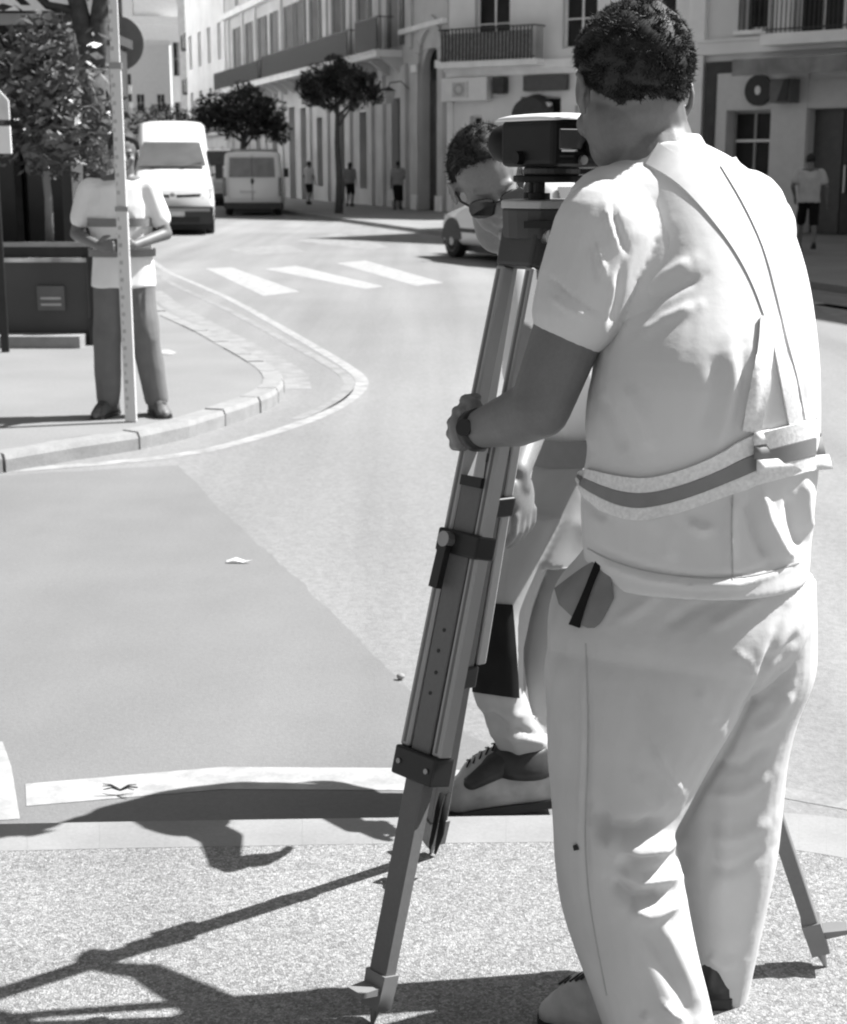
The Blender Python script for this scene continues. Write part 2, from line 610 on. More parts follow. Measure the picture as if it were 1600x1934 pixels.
sheet('right_crossing_bar', [G(x, y, RZ) for x, y in [(1530, 575), (1600, 572), (1750, 600), (1600, 612)]], RZ + 0.0014, PAINT_OLD, kind='structure')
sheet('right_parking_line', [G(x, y, RZ) for x, y in [(1420, 1495), (1500, 1512), (1700, 1548), (1700, 1530), (1500, 1490), (1420, 1478)]], RZ + 0.0014, PAINT_OLD, kind='structure')

# litter and small stones on the road
st = thing('road_stone', 'small pale stone lying on the asphalt left of the tripod', 'stone', G(757, 1284, RZ) + Vector((0, 0, 0.012)))
mb = MB().ell((0, 0, 0), (.014, .003, 0), (-.002, .011, 0), (0, 0, .010), 9, 6)
mb.build('stone_body', KERBM, st, True)
lt = thing('paper_scrap', 'crumpled scrap of paper on the asphalt in mid road', 'litter', G(450, 1064, RZ) + Vector((0, 0, 0.008)))
mb = MB()
mb.add([(-.05, .01, .001), (-.01, .018, .012), (.03, .006, .002), (.06, -.004, .008), (.02, -.012, .001), (-.02, -.006, .009), (-.045, -.008, .0)], [(0, 6, 5, 1), (1, 5, 4, 2), (2, 4, 3)])
mb.build('paper', WHITE, lt)
tw = thing('dry_twig', 'small dark dry twig on the white line beside the shadow', 'twig', G(228, 1503, RZ) + Vector((0, 0, 0.012)))
mb = MB()
for i in range(9):
    a = random.uniform(-.5, .6) + (PI if i % 2 else 0)
    q = Vector((math.cos(a) * .045, math.sin(a) * .045, random.uniform(0, .03)))
    mb.path([(0, 0, 0.004), q * .5 + Vector((0, 0, .008)), q], [.003, .002, .001], 5)
mb.build('twig_stem', BARK, tw)
for i, (x, y) in enumerate([(205, 690), (45, 700), (110, 1395), (610, 1408), (560, 1305)]):
    pass
fl = thing('fallen_leaf', 'pale fallen leaf on the island paving right of the staff man', 'leaf', G(322, 670) + Vector((0, 0, 0.01)))
MB().add([(-.10, .09, 0.02), (-.02, .03, .03), (.06, -.05, .012), (.0, -.03, .0), (-.07, .02, .0)], [(0, 1, 2, 3, 4)]).build('leaf_blade', WHITE, fl)

# ------------------------------------------------------------------ buildings
def facade_mesh(x0, x1, z0, z1, ops, depth=0.3):
    """wall front (local y=0, facing -y) with rectangular openings and reveals"""
    xs = sorted(set([x0, x1] + [v for o in ops for v in o[:2]]))
    zs = sorted(set([z0, z1] + [v for o in ops for v in o[2:4]]))
    mb = MB()

    def inside(x, z):
        return any(o[0] < x < o[1] and o[2] < z < o[3] for o in ops)
    for a, b in zip(xs[:-1], xs[1:]):
        run = None
        for c, d in zip(zs[:-1], zs[1:]):
            if not inside((a + b) / 2, (c + d) / 2):
                mb.add([(a, 0, c), (b, 0, c), (b, 0, d), (a, 0, d)], [(0, 1, 2, 3)])
    for a, b, c, d in [o[:4] for o in ops]:
        mb.add([(a, 0, c), (b, 0, c), (b, depth, c), (a, depth, c)], [(3, 2, 1, 0)][::-1])
        mb.add([(a, 0, d), (b, 0, d), (b, depth, d), (a, depth, d)], [(3, 2, 1, 0)])
        mb.add([(a, 0, c), (a, depth, c), (a, depth, d), (a, 0, d)], [(0, 1, 2, 3)])
        mb.add([(b, 0, c), (b, depth, c), (b, depth, d), (b, 0, d)], [(3, 2, 1, 0)])
    return mb


def window(root, a, b, c, d, y=0.2, shutters=False, m=None, bars=2, name='window'):
    """frame with glass in the opening a..b, c..d"""
    w = 0.06
    mb = MB()
    mb.box(a, a + w, y - .05, y, c, d).box(b - w, b, y - .05, y, c, d).box(a + w, b - w, y - .05, y, c, c + w).box(a + w, b - w, y - .05, y, d - w, d)
    xm = (a + b) / 2
    if b - a > 0.8:
        mb.box(xm - .03, xm + .03, y - .045, y, c + w, d - w)
    for i in range(1, bars):
        z = c + (d - c) * i / bars
        mb.box(a + w, xm - .031, y - .04, y, z - .02, z + .02)
        mb.box(xm + .031, b - w, y - .04, y, z - .02, z + .02)
    fr = mb.build(name, m or TRIM, root)
    MB().add([(a, y - .01, c), (b, y - .01, c), (b, y - .01, d), (a, y - .01, d)], [(0, 1, 2, 3)]).build('pane', GLASS, fr)
    return fr


def railing(root, a, b, z0, z1, y, step=0.12, parts=True, m=None, ends=True, out=0.6, r=0.012):
    """iron balcony railing; each bar is a part"""
    m = m or IRON
    mb = MB().box(a, b, y - .02, y + .02, z1 - .04, z1).box(a, b, y - .015, y + .015, z0 + .06, z0 + .09)
    if ends:
        for x in (a, b - 0.03):
            mb.box(x, x + .03, y + .021, y + out, z1 - .04, z1)
            for k in range(1, int(out / .14)):
                mb.box(x + .005, x + .02, y + k * .14, y + k * .14 + .016, z0, z1 - .041)
    mb.build('rail', m, root)
    n = int((b - a) / step)
    if parts:
        me = MB().box(-r, r, -r, r, z0, z1 - .041).mesh('bar')
        me.materials.append(m)
        for i in range(1, n):
            o = bpy.data.objects.new('bar', me)
            COL.objects.link(o)
            o.parent = root
            o.location = (a + (b - a) * i / n, y, 0)
    else:
        mb = MB()
        for i in range(1, n):
            x = a + (b - a) * i / n
            mb.box(x - r, x + r, y - r, y + r, z0, z1 - .041)
        tag(mb.build('bars', m, root), kind='stuff')


# --- the long facade down the street
angA = ang_vp(-150)
oA = G(845, 400)
A = thing('corner_building', 'long classical building with iron balcony and tall arched doorway, receding down the street', 'building', oA, angA)
LA = 38.0
HA = 13.0
gops = [(-2.75, -0.75, 0, 5.3), (-6.35, -5.2, 0, 3.85), (-10.7, -9.7, .6, 3.5), (-14.2, -13.0, 0, 3.6), (-17.6, -16.6, .6, 3.5), (-20.6, -19.5, 0, 4.0), (-22.9, -21.7, 0, 4.1), (-26.6, -25.4, .4, 3.8), (-30.5, -29.3, 0, 3.8), (-34.5, -33.3, .4, 3.8)]
uops = [(x - .55, x + .55, 5.62, 8.6) for x in (-5.75, -9.9, -13.7, -17.5, -20.2, -22.4, -25.4, -28.2, -31.3, -34.6)]
uops2 = [(x - .5, x + .5, 9.7, 11.6) for x in (-1.8, -5.75, -9.9, -13.7, -17.5, -20.2, -22.4, -25.4, -28.2, -31.3, -34.6)]
facade_mesh(-LA, 0, 0, HA, gops + uops + uops2, .35).build('front_wall', WALL_A, A)
MB().box(-LA, 0, 0.352, 14, -.2, HA - .01).build('wall', WALL_A, A)
for i, (a, b, c, d) in enumerate(gops[1:]):
    w = window(A, a, b, c, d, .32, m=DARKWOOD, bars=3, name='window' if c else 'shop_door')
for a, b, c, d in uops + uops2:
    window(A, a, b, c, d, .3, m=TRIM, bars=3)
# shutters folded back beside the upper windows
for a, b, c, d in uops:
    for x in (a - .5, b + .04):
        MB().box(x, x + .46, -.05, -.01, c + .02, d - .02).build('shutter', mat('dark_grey_shutter', .11, .7), A)
# arched doorway: stone surround and dark double door
door = MB().box(-2.70, -1.78, .28, .34, 0, 4.3).box(-1.72, -.80, .28, .34, 0, 4.3).build('door', DARKWOOD, A)
for x in (-2.55, -1.57):
    for z in (.4, 1.6, 2.9):
        MB().box(x, x + .62, .25, .279, z, z + 1.0).build('door_panel', DARKWOOD, door)
MB().add([(-2.75 , .31, 4.3), (-.75, .31, 4.3), (-.75, .31, 5.3), (-2.75, .31, 5.3)], [(0, 1, 2, 3)]).build('fanlight', GLASS, A)
for i in range(11):
    t0, t1 = PI * i / 11 + .012, PI * (i + 1) / 11 - .012
    r0, r1 = 1.04, 1.5
    c = Vector((-1.75, 0, 4.85))
    f = lambda r, t, y: (c.x + r * math.cos(t), y, c.z + r * math.sin(t) * 1.0)
    MB().rings([[f(r0, t0, -.12), f(r1, t0, -.12), f(r1, t0, -.002), f(r0, t0, -.002)], [f(r0, t1, -.12), f(r1, t1, -.12), f(r1, t1, -.002), f(r0, t1, -.002)]]).build('arch_stone', WALL_A, A)
# spandrel pieces that round the opening off
for sx in (-1, 1):
    pts = [(-1.75 + sx * 1.0, .03, 5.31)] + [(-1.75 + sx * 1.0 * math.cos(t), .03, 4.4 + .95 * math.sin(t)) for t in [PI / 2 * i / 8 for i in range(9)]]
    MB().rings([pts, [(p[0], .25, p[2]) for p in pts]]).build('spandrel', WALL_A, A)
for x in (-3.35, -0.7):
    MB().box(x, x + .55, -.14, -.002, 0, 4.84).build('pilaster', WALL_A, A)
    MB().box(x - .06, x + .61, -.2, -.141, 4.6, 4.84).build('capital', TRIM, A)
    MB().box(x - .05, x + .6, -.2, -.141, 0, .5).build('pedestal', TRIM, A)
for x in (-4.6, -7.4, -8.9, -12.0, -15.6, -18.7, -24.2, -28.0, -32.2, -36.5):
    MB().box(x - .3, x + .3, -.12, -.002, 0, 4.95).build('pilaster', WALL_A, A)
for x in (-3.9, -7.9, -11.9, -15.6, -24.0, -29.8, -33.0, -36.8):
    MB().box(x - .22, x + .22, -.10, -.002, 5.45, 9.2).build('pilaster', WALL_A, A)
MB().box(-LA, 0, -.25, -.002, 9.21, 9.5).build('string_course', TRIM, A)
MB().box(-LA, 0.1, -.5, -.002, 12.3, 12.7).box(-LA, 0, -.35, -.003, 12.0, 12.299).build('cornice', TRIM, A)
MB().box(-37, -5.0, -.95, -.002, 5.22, 5.40).box(-37.1, -4.95, -1.0, -.003, 5.401, 5.46).build('balcony_slab', TRIM, A)
MB().box(-4.9, 0, -.2, -.002, 5.95, 6.12).build('door_cornice', TRIM, A)
for i in range(20):
    x = -36.5 + i * 1.65
    MB().rings([[(x, -.002, 5.21), (x + .22, -.002, 5.21), (x + .22, -.8, 5.21), (x, -.8, 5.21)], [(x, -.002, 4.7), (x + .22, -.002, 4.7), (x + .22, -.12, 4.7), (x, -.12, 4.7)]]).build('corbel', WALL_A, A)
railing(A, -24.4, -9.0, 5.46, 6.45, -.9, .085, parts=False, r=.022)
railing(A, -8.0, -5.05, 5.46, 6.6, -.9, .085, parts=False, r=.022)
railing(A, -36.9, -25.2, 5.46, 6.35, -.9, .085, parts=False, r=.022)
for a_, b_, top_ in [(-24.2 + i * 2.15, -22.35 + i * 2.15, 6.02 + .2 * (i % 3 == 0)) for i in range(7)] + [(-7.85, -6.6, 6.1), (-6.4, -5.15, 6.3)] + [(-36.6 + i * 2.3, -34.6 + i * 2.3, 5.95) for i in range(5)]:
    MB().box(a_, b_, -.87, -.85, 5.56, top_).build('balcony_screen', mat('balcony_mesh_screen', .03, .8, .7, 3), A)
# lantern on a bracket by the arch
lan = thing('wall_lantern', 'iron street lantern on a bracket left of the tall arched doorway', 'lantern', oA + Vector((math.cos(angA) * -4.2, math.sin(angA) * -4.2, 3.6)), angA)
MB().path([(0, 0, .5), (0, -.3, .75), (0, -.7, .7), (0, -.75, .55)], .02, 6).build('bracket', IRON, lan)
MB().rings([[(-.14, -.89, .0), (.14, -.89, 0), (.14, -.61, 0), (-.14, -.61, 0)], [(-.2, -.95, .42), (.2, -.95, .42), (.2, -.55, .42), (-.2, -.55, .42)]]).build('lantern_glass', mat('frosted_glass', .5, .3), lan)
MB().rings([[(-.22, -.97, .421), (.22, -.97, .421), (.22, -.53, .421), (-.22, -.53, .421)], [(-.04, -.79, .56), (.04, -.79, .56), (.04, -.71, .56), (-.04, -.71, .56)]]).build('lantern_cap', IRON, lan)
for i, xs in enumerate((-1.2, -7.0)):
    pass

# --- building with the white sign (behind instrument)
angB = ang_vp(-3430)
B = thing('shop_building', 'pale shop building with white sign box and iron balcony behind the surveying instrument', 'building', oA + Vector((.02, 0, 0)), angB)
bops = [(.85, 1.3, 2.2, 3.05), (2.75, 4.2, 0, 3.6), (4.7, 6.6, .5, 3.3), (7.2, 8.4, 0, 3.3), (1.0, 2.3, 5.0, 7.6), (4.2, 5.4, 5.0, 7.6), (6.8, 8.0, 5.0, 7.6), (1.0, 2.3, 8.6, 10.2), (4.2, 5.4, 8.6, 10.2)]
facade_mesh(0, 9.6, 0, 11.3, bops, .3).build('front_wall', WALL_B, B)
MB().box(0, 9.6, .302, 10, -.2, 11.29).build('wall', WALL_B, B)
for a, b, c, d in bops:
    window(B, a, b, c, d, .26, bars=3, m=TRIM)
MB().box(0, 9.6, -.28, -.002, 4.42, 4.68).box(0, 9.6, -.18, -.003, 4.25, 4.419).build('cornice', TRIM, B)
MB().box(0.05, 3.75, -.75, -.281, 4.5, 4.69).build('balcony_slab', TRIM, B)
railing(B, .08, 3.66, 4.69, 5.70, -.7, .13, r=.018)
MB().box(.2, 3.5, -.66, -.64, 4.8, 5.55).build('balcony_screen', mat('weathered_cane_screen', .30, .9, .35, 12), B)
MB().box(9.1, 9.6, -.1, -.002, 0, 4.24).box(-.0, .22, -.08, -.002, 0, 4.24).build('pilaster', TRIM, B)
sb = MB().box(0.02, 1.74, -.45, -.1, 3.5, 4.22).build('sign_box', WHITE, B)
MB().box(1.0, 1.06, -.47, -.451, 3.6, 4.1).box(.45, .95, -.462, -.4505, 3.62, 4.08).build('sign_panel', mat('pale_print', .55, .6), sb)
ring = MB()
for i in range(20):
    t0, t1 = 2 * PI * i / 20, 2 * PI * (i + 1) / 20
    q = lambda r, t, y: (.7 + r * math.cos(t), y, 3.86 + r * math.sin(t))
    ring.rings([[q(.12, t0, -.472), q(.19, t0, -.472), q(.19, t0, -.463), q(.12, t0, -.463)], [q(.12, t1, -.472), q(.19, t1, -.472), q(.19, t1, -.463), q(.12, t1, -.463)]])
ring.build('sign_emblem', mat('grey_print', .38, .6), sb)
MB().box(1.9, 2.3, -.35, -.05, 3.7, 4.2).build('air_unit', DARK, B)
MB().box(3.0, 4.5, -.3, -.05, 3.75, 4.22).build('dark_fascia', mat('dark_fascia', .09, .6), B)
# rounded dark canopy over the shop door
rg = [(3.33 + .62 * math.cos(t), 0, 3.0 + .55 * math.sin(t)) for t in [PI * i / 12 for i in range(13)]]
MB().rings([[(p[0], -.5, p[2] - .1 * 0) for p in rg], [(p[0], -.003, p[2] + .12) for p in rg]]).build('door_canopy', mat('canopy_cloth', .06, .8), B)
MB().box(2.9, 3.9, -.28, -.02, 3.05, 3.4).build('shop_letters_box', TRIM, B)

# --- right hand shop building
angC = ang_vp(-2430)
oC = Vector((6.47, 36.66, 0))
C = thing('bank_building', 'pale corner building with round black disc sign and awning on the right', 'building', oC, angC)
cops = [(.76, 1.89, .5, 2.72), (2.82, 4.6, 0, 2.72), (.95, 1.68, 4.5, 6.6), (2.3, 3.5, 4.3, 6.8), (5.0, 6.0, 4.3, 6.8), (.95, 1.68, 8, 9.6), (2.4, 3.4, 8, 9.6)]
facade_mesh(-.3, 7.0, 0, 11.3, cops, .4).build('front_wall', WALL_C, C)
MB().box(-.3, 7.0, .402, 9, -.2, 11.29).build('wall', WALL_C, C)
MB().box(-.5, -.301, -.1, 9, 0, 11.3).build('side_wall', WALL_B, C)
window(C, *cops[0], .34, bars=1, m=GREYPANEL)
MB().box(.86, 1.8, .24, .28, 2.02, 2.08).build('window_lettering', TRIM, C)
for q in cops[2:]:
    window(C, *q, .34, bars=3)
MB().box(2.82, 3.52, .3, .36, 0, 2.72).build('door_side_panel', mat('mid_dark_panel', .09, .5), C)
dr = MB().box(3.55, 4.58, .3, .36, 0, 2.70).build('door', DARK, C)
MB().box(3.62, 3.65, .24, .28, .9, 1.5).build('handle', TRIM, dr)
# flat portal cladding
MB().box(.17, .46, -.09, -.002, 0, 3.82).box(.461, 1.55, -.09, -.002, 3.56, 3.82).build('dark_portal_frame', DARK, C)
MB().box(.47, .755, -.06, -.002, 0, 3.559).box(.756, 2.80, -.06, -.002, 2.74, 3.559).box(1.91, 2.80, -.06, -.002, 0, 2.739).build('portal_cladding', mat('pale_cladding', .62, .6, .04), C)
MB().box(2.81, 7.0, -.06, -.002, 2.74, 3.36).build('upper_cladding', mat('mid_cladding', .58, .6, .05), C)
MB().box(.0, 7, -.22, -.002, 3.97, 4.24).box(0, 7, -.3, -.003, 4.241, 4.30).build('cornice', WALL_B, C)
MB().box(-.3, .12, -.13, -.003, 0, 5.4).build('pilaster', TRIM, C)
MB().box(2.0, 6.6, -.85, -.301, 4.06, 4.30).build('balcony_slab', TRIM, C)
railing(C, 2.02, 6.5, 4.31, 5.32, -.8, .11, r=.010)
MB().box(.88, 1.75, -.14, -.003, 4.38, 4.47).build('window_sill', TRIM, C)
MB().tube((1.31, -.08, 4.48), (1.31, -.08, 5.9), .04, .05, 8).build('window_ironwork', IRON, C)
for k in range(6):
    MB().box(.98 + k * .13, 1.0 + k * .13, -.09, -.07, 4.48, 5.5).build('bar', IRON, C)
# awning
aw = MB().rings([[(1.5, -.003, 3.9), (7, -.003, 3.9), (7, -.003, 3.86), (1.5, -.003, 3.86)], [(1.5, -1.1, 3.76), (7, -1.1, 3.76), (7, -1.1, 3.72), (1.5, -1.1, 3.72)]]).build('awning', WHITE, C)
MB().box(1.5, 7, -1.13, -1.101, 3.42, 3.77).build('awning_valance', mat('awning_valance', .25, .9, .25, 3), aw)
# disc sign: black disc with a small white centre
ds = thing('round_sign', 'round black disc sign with white centre above the shop window', 'sign', oC + Vector((math.cos(angC) * 1.6, math.sin(angC) * 1.6, 3.15)), angC)
MB().tube((0, -.16, 0), (0, -.07, 0), .34, .34, 32).build('disc', BLACK, ds, False)
MB().ell((0, -.163, -.0), (.075, 0, 0), (0, .006, 0), (0, 0, .10), 16, 8).build('disc_centre', WHITE, ds)
MB().box(2.1, 2.6, -.5, -.061, 2.85, 3.36).build('sign_bracket_box', mat('mid_grey', .15, .6), C)
MB().rings([[(2.30, -.53, 2.88), (2.56, -.53, 2.88), (2.56, -.501, 2.88), (2.30, -.501, 2.88)], [(2.46, -.53, 3.34), (2.58, -.53, 3.34), (2.58, -.501, 3.34), (2.46, -.501, 3.34)]]).build('dark_wedge', BLACK, C)

# --- buildings outside the frame that go on along the pavement and shade it
u = Vector((math.cos(angC), math.sin(angC), 0))
pD = oC + u * 7.0
D = thing('terrace_building', 'plain pale terrace building running on along the pavement at the right edge', 'building', pD, ang_vp(-150))
dops = [(x, x + 1.2, z, z + 2.2) for x in (1.5, 4.5, 7.5, 10.5, 13.5, 16.5, 19.5) for z in (.6, 4.6, 8.2, 11.5)]
facade_mesh(.02, 23, 0, 15, dops, .3).build('front_wall', WALL_B, D)
MB().box(.02, 23, .302, 9, -.2, 14.99).build('wall', WALL_B, D)
for q in dops:
    window(D, *q, .26, bars=2)

# --- further down the street
def simple_building(name, label, org, ang, length, h, depth, m, cols, rows, z0=.5, fh=3.4, ww=1.1, wh=2.0, balc=False, wm=None):
    t = thing(name, label, 'building', org, ang)
    ops = []
    for i in range(cols):
        x = (i + .5) * length / cols
        for r in range(rows):
            ops.append((x - ww / 2, x + ww / 2, z0 + r * fh, z0 + r * fh + wh))
    facade_mesh(0, length, 0, h, ops, .3).build('front_wall', m, t)
    MB().box(0, length, .302, depth, -.2, h - .01).build('wall', m, t)
    for q in ops:
        window(t, *q, .26, bars=2, m=wm)
        if balc and q[2] > 3:
            MB().box(q[0] - .3, q[1] + .3, -.55, -.002, q[2] - .25, q[2] - .1).box(q[0] - .3, q[1] + .3, -.57, -.55, q[2] - .1, q[2] + .9).build('balcony', IRON, t)
    MB().box(-.1, length + .1, -.3, -.002, h - .5, h + .05).box(0, length, -.15, -.002, 3.2, 3.45).build('cornice', TRIM, t)
    return t

uA = Vector((math.cos(angA), math.sin(angA), 0))
e1 = oA - uA * (LA + 13.2)
simple_building('street_house', 'pale narrow house just beyond the far end of the long facade', e1, angA, 13, 13, 10, WALL_B, 4, 3, wm=TRIM)
dirF = ang_vp(60)
uF = Vector((math.cos(dirF), math.sin(dirF), 0))
q1 = P(359, 250, 128); q1.z = 0
simple_building('balcony_house', 'tall dark house with stacked balconies at the far end of the street', q1, dirF, 14, 17, 10, mat('dark_render', .22, .9), 5, 4, balc=True, wm=DARKWOOD)
# left row, sunlit
def left_building(name, label, x, y, length, h, m, ang, **k):
    return simple_building(name, label, Vector((x, y, 0)), ang, length, h, 12, m, **k)
lg = G(248, 352)
aL = ang_vp(150) + PI
c0 = P(243, 300, 62); c0.z = 0
uL = Vector((-math.cos(ang_vp(150)), -math.sin(ang_vp(150)), 0))
left_building('sunlit_house', 'bright sunlit house with awnings on the left side of the far street', c0.x, c0.y, 26, 14, WALL_B, math.atan2(uL.y, uL.x), cols=8, rows=4, wm=mat('grey_shutter', .22, .7))
c1 = c0 + uL * 27 - Vector((-uL.y, uL.x, 0)) * (-1.0)
left_building('second_sunlit_house', 'paler sunlit house beyond the first on the left side of the far street', c1.x, c1.y, 40, 17, TRIM, math.atan2(uL.y, uL.x), cols=12, rows=4, wm=mat('grey_shutter', .22, .7), balc=True)
# far tower closing the street
tw = P(318, 300, 190); tw.z = 0
T = thing('far_tower', 'bright stepped white tower closing the far end of the street', 'tower', tw, math.radians(12))
tops = [(-2.4, -1.2, 12, 16), (1.0, 2.2, 12, 16), (-2.4, -1.2, 5, 9), (1.0, 2.2, 5, 9), (-.6, .6, 19, 22)]
facade_mesh(-4.5, 4.5, 0, 18, [t for t in tops if t[3] < 18], .5).build('front_wall', WHITE, T)
MB().box(-4.5, 4.5, .502, 9, -.2, 17.99).build('wall', WHITE, T)
for q in tops[:4]:
    window(T, *q, .4, m=TRIM)
MB().box(-5, 5, -.6, 9.5, 18.0, 18.8).box(-3.4, 3.4, .4, 7.6, 18.81, 24).box(-3.8, 3.8, 0, 8, 24.01, 24.6).build('upper_stage', WHITE, T)
MB().rings([[(2.6 * math.cos(t), 4 + 2.6 * math.sin(t), 24.61) for t in [2 * PI * i / 12 for i in range(12)]], [(2.3 * math.cos(t), 4 + 2.3 * math.sin(t), 30) for t in [2 * PI * i / 12 for i in range(12)]], [(.3 * math.cos(t), 4 + .3 * math.sin(t), 34) for t in [2 * PI * i / 12 for i in range(12)]]]).build('roof', TRIM, T)
b2 = P(275, 300, 175); b2.z = 0
simple_building('far_pale_house', 'bright pale house left of the far tower', b2 - Vector((6, 0, 0)), math.radians(8), 9, 15, 8, WHITE, 4, 3, ww=.9, wm=TRIM)
b3 = P(345, 300, 170); b3.z = 0
simple_building('far_corner_house', 'bright pale house right of the far tower', b3, math.radians(5), 12, 19, 8, TRIM, 5, 4, ww=.9, wm=TRIM)

# ------------------------------------------------------------------ trees
def leafy(name, parent, blobs, n, size, m, seed=1, flat=.0):
    rnd = random.Random(seed)
    vs, fs = [], []
    tot = sum(b[1] ** 2 for b in blobs)
    for c, r, *sq in blobs:
        k = int(n * r * r / tot)
        sc = sq[0] if sq else (1, 1, 1)
        for _ in range(k):
            while True:
                d = Vector((rnd.gauss(0, 1), rnd.gauss(0, 1), rnd.gauss(0, 1)))
                if d.length > .01: break
            d.normalize()
            rr = r * (rnd.random() ** .38) * (1 + .3 * noise.noise(d * 2.2 + Vector(c)))
            p = Vector(c) + Vector((d.x * sc[0], d.y * sc[1], d.z * sc[2])) * rr
            if noise.noise(p * (1.8 / max(r, .4)) + Vector((seed, 0, 0))) < -.18:
                continue
            a = Vector((rnd.gauss(0, 1), rnd.gauss(0, 1), rnd.gauss(0, .6))).normalized()
            b_ = a.orthogonal().normalized()
            b_ = (b_ * math.cos(rnd.random() * 6) + a.cross(b_) * math.sin(rnd.random() * 6))
            s_ = size * rnd.uniform(.6, 1.35)
            k0_ = len(vs)
            vs += [p - a * s_, p + b_ * s_ * .32, p + a * s_, p - b_ * s_ * .32]
            fs.append((k0_, k0_ + 1, k0_ + 2, k0_ + 3))
    me = bpy.data.meshes.new(name)
    me.from_pydata([tuple(v) for v in vs], [], fs)
    return link_mesh(name, me, m, parent)


def tree(name, label, base, h, crown, trunk_r, n, size, m=None, lean=(0, 0), seed=1, limbs=6, group=None):
    t = thing(name, label, 'tree', base, 0, group)
    top = Vector((lean[0], lean[1], h))
    mb = MB()
    pts = [Vector((0, 0, -.05)), top * .3 + Vector((.03, .02, 0)), top * .65 + Vector((-.03, 0, 0)), top]
    mb.path(pts, [trunk_r * 1.25, trunk_r, trunk_r * .8, trunk_r * .55], 9)
    tr = mb.build('trunk', BARK, t, True)
    rnd = random.Random(seed)
    for i in range(limbs):
        c = Vector(crown[i % len(crown)][0]) + Vector((rnd.uniform(-.3, .3), rnd.uniform(-.3, .3), rnd.uniform(-.2, .3)))
        st_ = top * rnd.uniform(.75, .98)
        MB().path([st_, st_.lerp(c, .5) + Vector((0, 0, .1)), c], [trunk_r * .42, trunk_r * .28, trunk_r * .1], 6).build('limb', BARK, tr, True)
    leafy('crown', t, crown, n, size, m or LEAF, seed)
    return t

# two street trees in front of the long facade
tb = G(640, 403)
tree('street_tree', 'round crowned street tree with slim trunk beside the distant walkers', tb, 3.4,
     [((-.55, 0, 4.0), .62), ((.25, .1, 4.1), .66), ((-.1, .3, 4.45), .5), ((.9, 0, 3.95), .48), ((-1.0, 0, 3.85), .35), ((1.2, 0, 3.65), .32), ((-.3, 0, 3.65), .5), ((.45, 0, 3.65), .5), ((-.85, 0, 3.55), .3)], .11, 12000, .075, seed=3)
tb = G(462, 392)
tree('broad_street_tree', 'broad dark street tree hanging above the grey van', tb, 2.6,
     [((-.9, 0, 3.35), .75), ((.1, .2, 3.6), .85), ((.9, .1, 3.25), .75), ((-1.4, .3, 3.15), .55), ((1.25, 0, 2.75), .55), ((.3, 0, 3.0), .7), ((-.5, 0, 2.9), .5)], .14, 13000, .085, seed=5)
tree('far_street_tree', 'small dark tree between the staff and the white van roof far off', P(318, 312, 95) - Vector((0, 0, 1.5)), 3.0,
     [((0, 0, 4.0), 1.3), ((1.5, 0, 3.8), 1.1), ((-1.4, 0, 3.9), 1.1)], .15, 3000, .14, seed=8)

# ------------------------------------------------------------------ left side: pavilion, planter box, shrub, tree
kY = 17.0
pvn = thing('cafe_pavilion', 'dark cafe pavilion with pale roof edge behind the planter on the left', 'pavilion', (P(100, 400, kY).x, kY, 0), 0)
xl, xr = -6.2, P(212, 300, kY).x - P(100, 400, kY).x
zr = P(60, 45, 15.0).z
MB().box(xl, xr, 1.0, 1.1, 0, zr).build('back_wall', DARKWOOD, pvn)
MB().box(xr - .1, xr, -2.0, .999, 0, zr).build('side_wall', mat('dark_side_panel', .06, .6), pvn)
for i in range(9):
    x = xl + i * .95
    if x + .9 < xr - .12:
        MB().box(x, x + .8, .93, .999, .4, 2.2).build('wall_panel', mat('dark_glass_panel', .03, .25, .4, 1.2, spec=.6), pvn)
        MB().box(x + .82, x + .90, .86, .999, 0, zr - .01).build('post', DARKWOOD, pvn)
MB().box(xl, P(128, 45, 15).x - P(100, 400, kY).x, -2.2, 1.3, zr, zr + .10).build('roof', mat('dark_roof', .05, .8), pvn)
MB().box(xl, P(120, 45, 15).x - P(100, 400, kY).x, -2.26, -2.201, zr - .03, zr + .07).build('roof_edge', mat('dull_roof_edge', .32, .7, .2, 3), pvn)

pl = thing('planter_box', 'long dark planter box with small square plaque left of the man with the staff', 'planter', (0, 13.0, 0))
x1 = P(166, 560, 13.0).x
za, zb_ = P(80, 640, 13.0).z, P(80, 487, 13.0).z
MB().box(-8.0, x1, 0, .7, za, zb_).build('box_wall', mat('dark_planter_paint', .06, .5, .15, 1.5), pl)
MB().box(-8, x1 + .06, -.02, .72, .0, za - .001).build('plinth', DARK, pl)
MB().box(-8, x1 + .01, -.03, -.001, zb_ - .035, zb_ + .0).build('pale_trim', mat('worn_pale_trim', .25, .6, v2=.7, scale=5), pl)
MB().box(-8, x1 + .02, .03, .69, zb_ + .001, zb_ + .10).build('soil_rim', BLACK, pl)
zr2 = P(80, 462, 13.0).z
MB().box(-8, x1 + .02, 0.02, .06, zr2 - .02, zr2 + .02).build('rail', mat('grey_metal', .3, .4, metal=.5), pl)
a_, b_ = P(70, 540, 12.99), P(124, 586, 12.99)
pq = MB().box(a_.x, b_.x, -.025, -.001, b_.z, a_.z).build('plaque', mat('dull_plaque', .11, .5), pl)
MB().box(a_.x + .03, b_.x - .03, -.032, -.026, (a_.z + b_.z) / 2 - .01, (a_.z + b_.z) / 2 + .01).box(a_.x + .03, b_.x - .03, -.032, -.026, b_.z + .04, b_.z + .06).build('plaque_line', mat('grey_print', .38, .6), pq)
MB().box(x1 + .02, x1 + .12, -.05, .06, 0, P(170, 470, 13).z).box(x1 + .01, x1 + .13, -.06, .07, 0.001, .22).build('end_post', BLACK, pl)
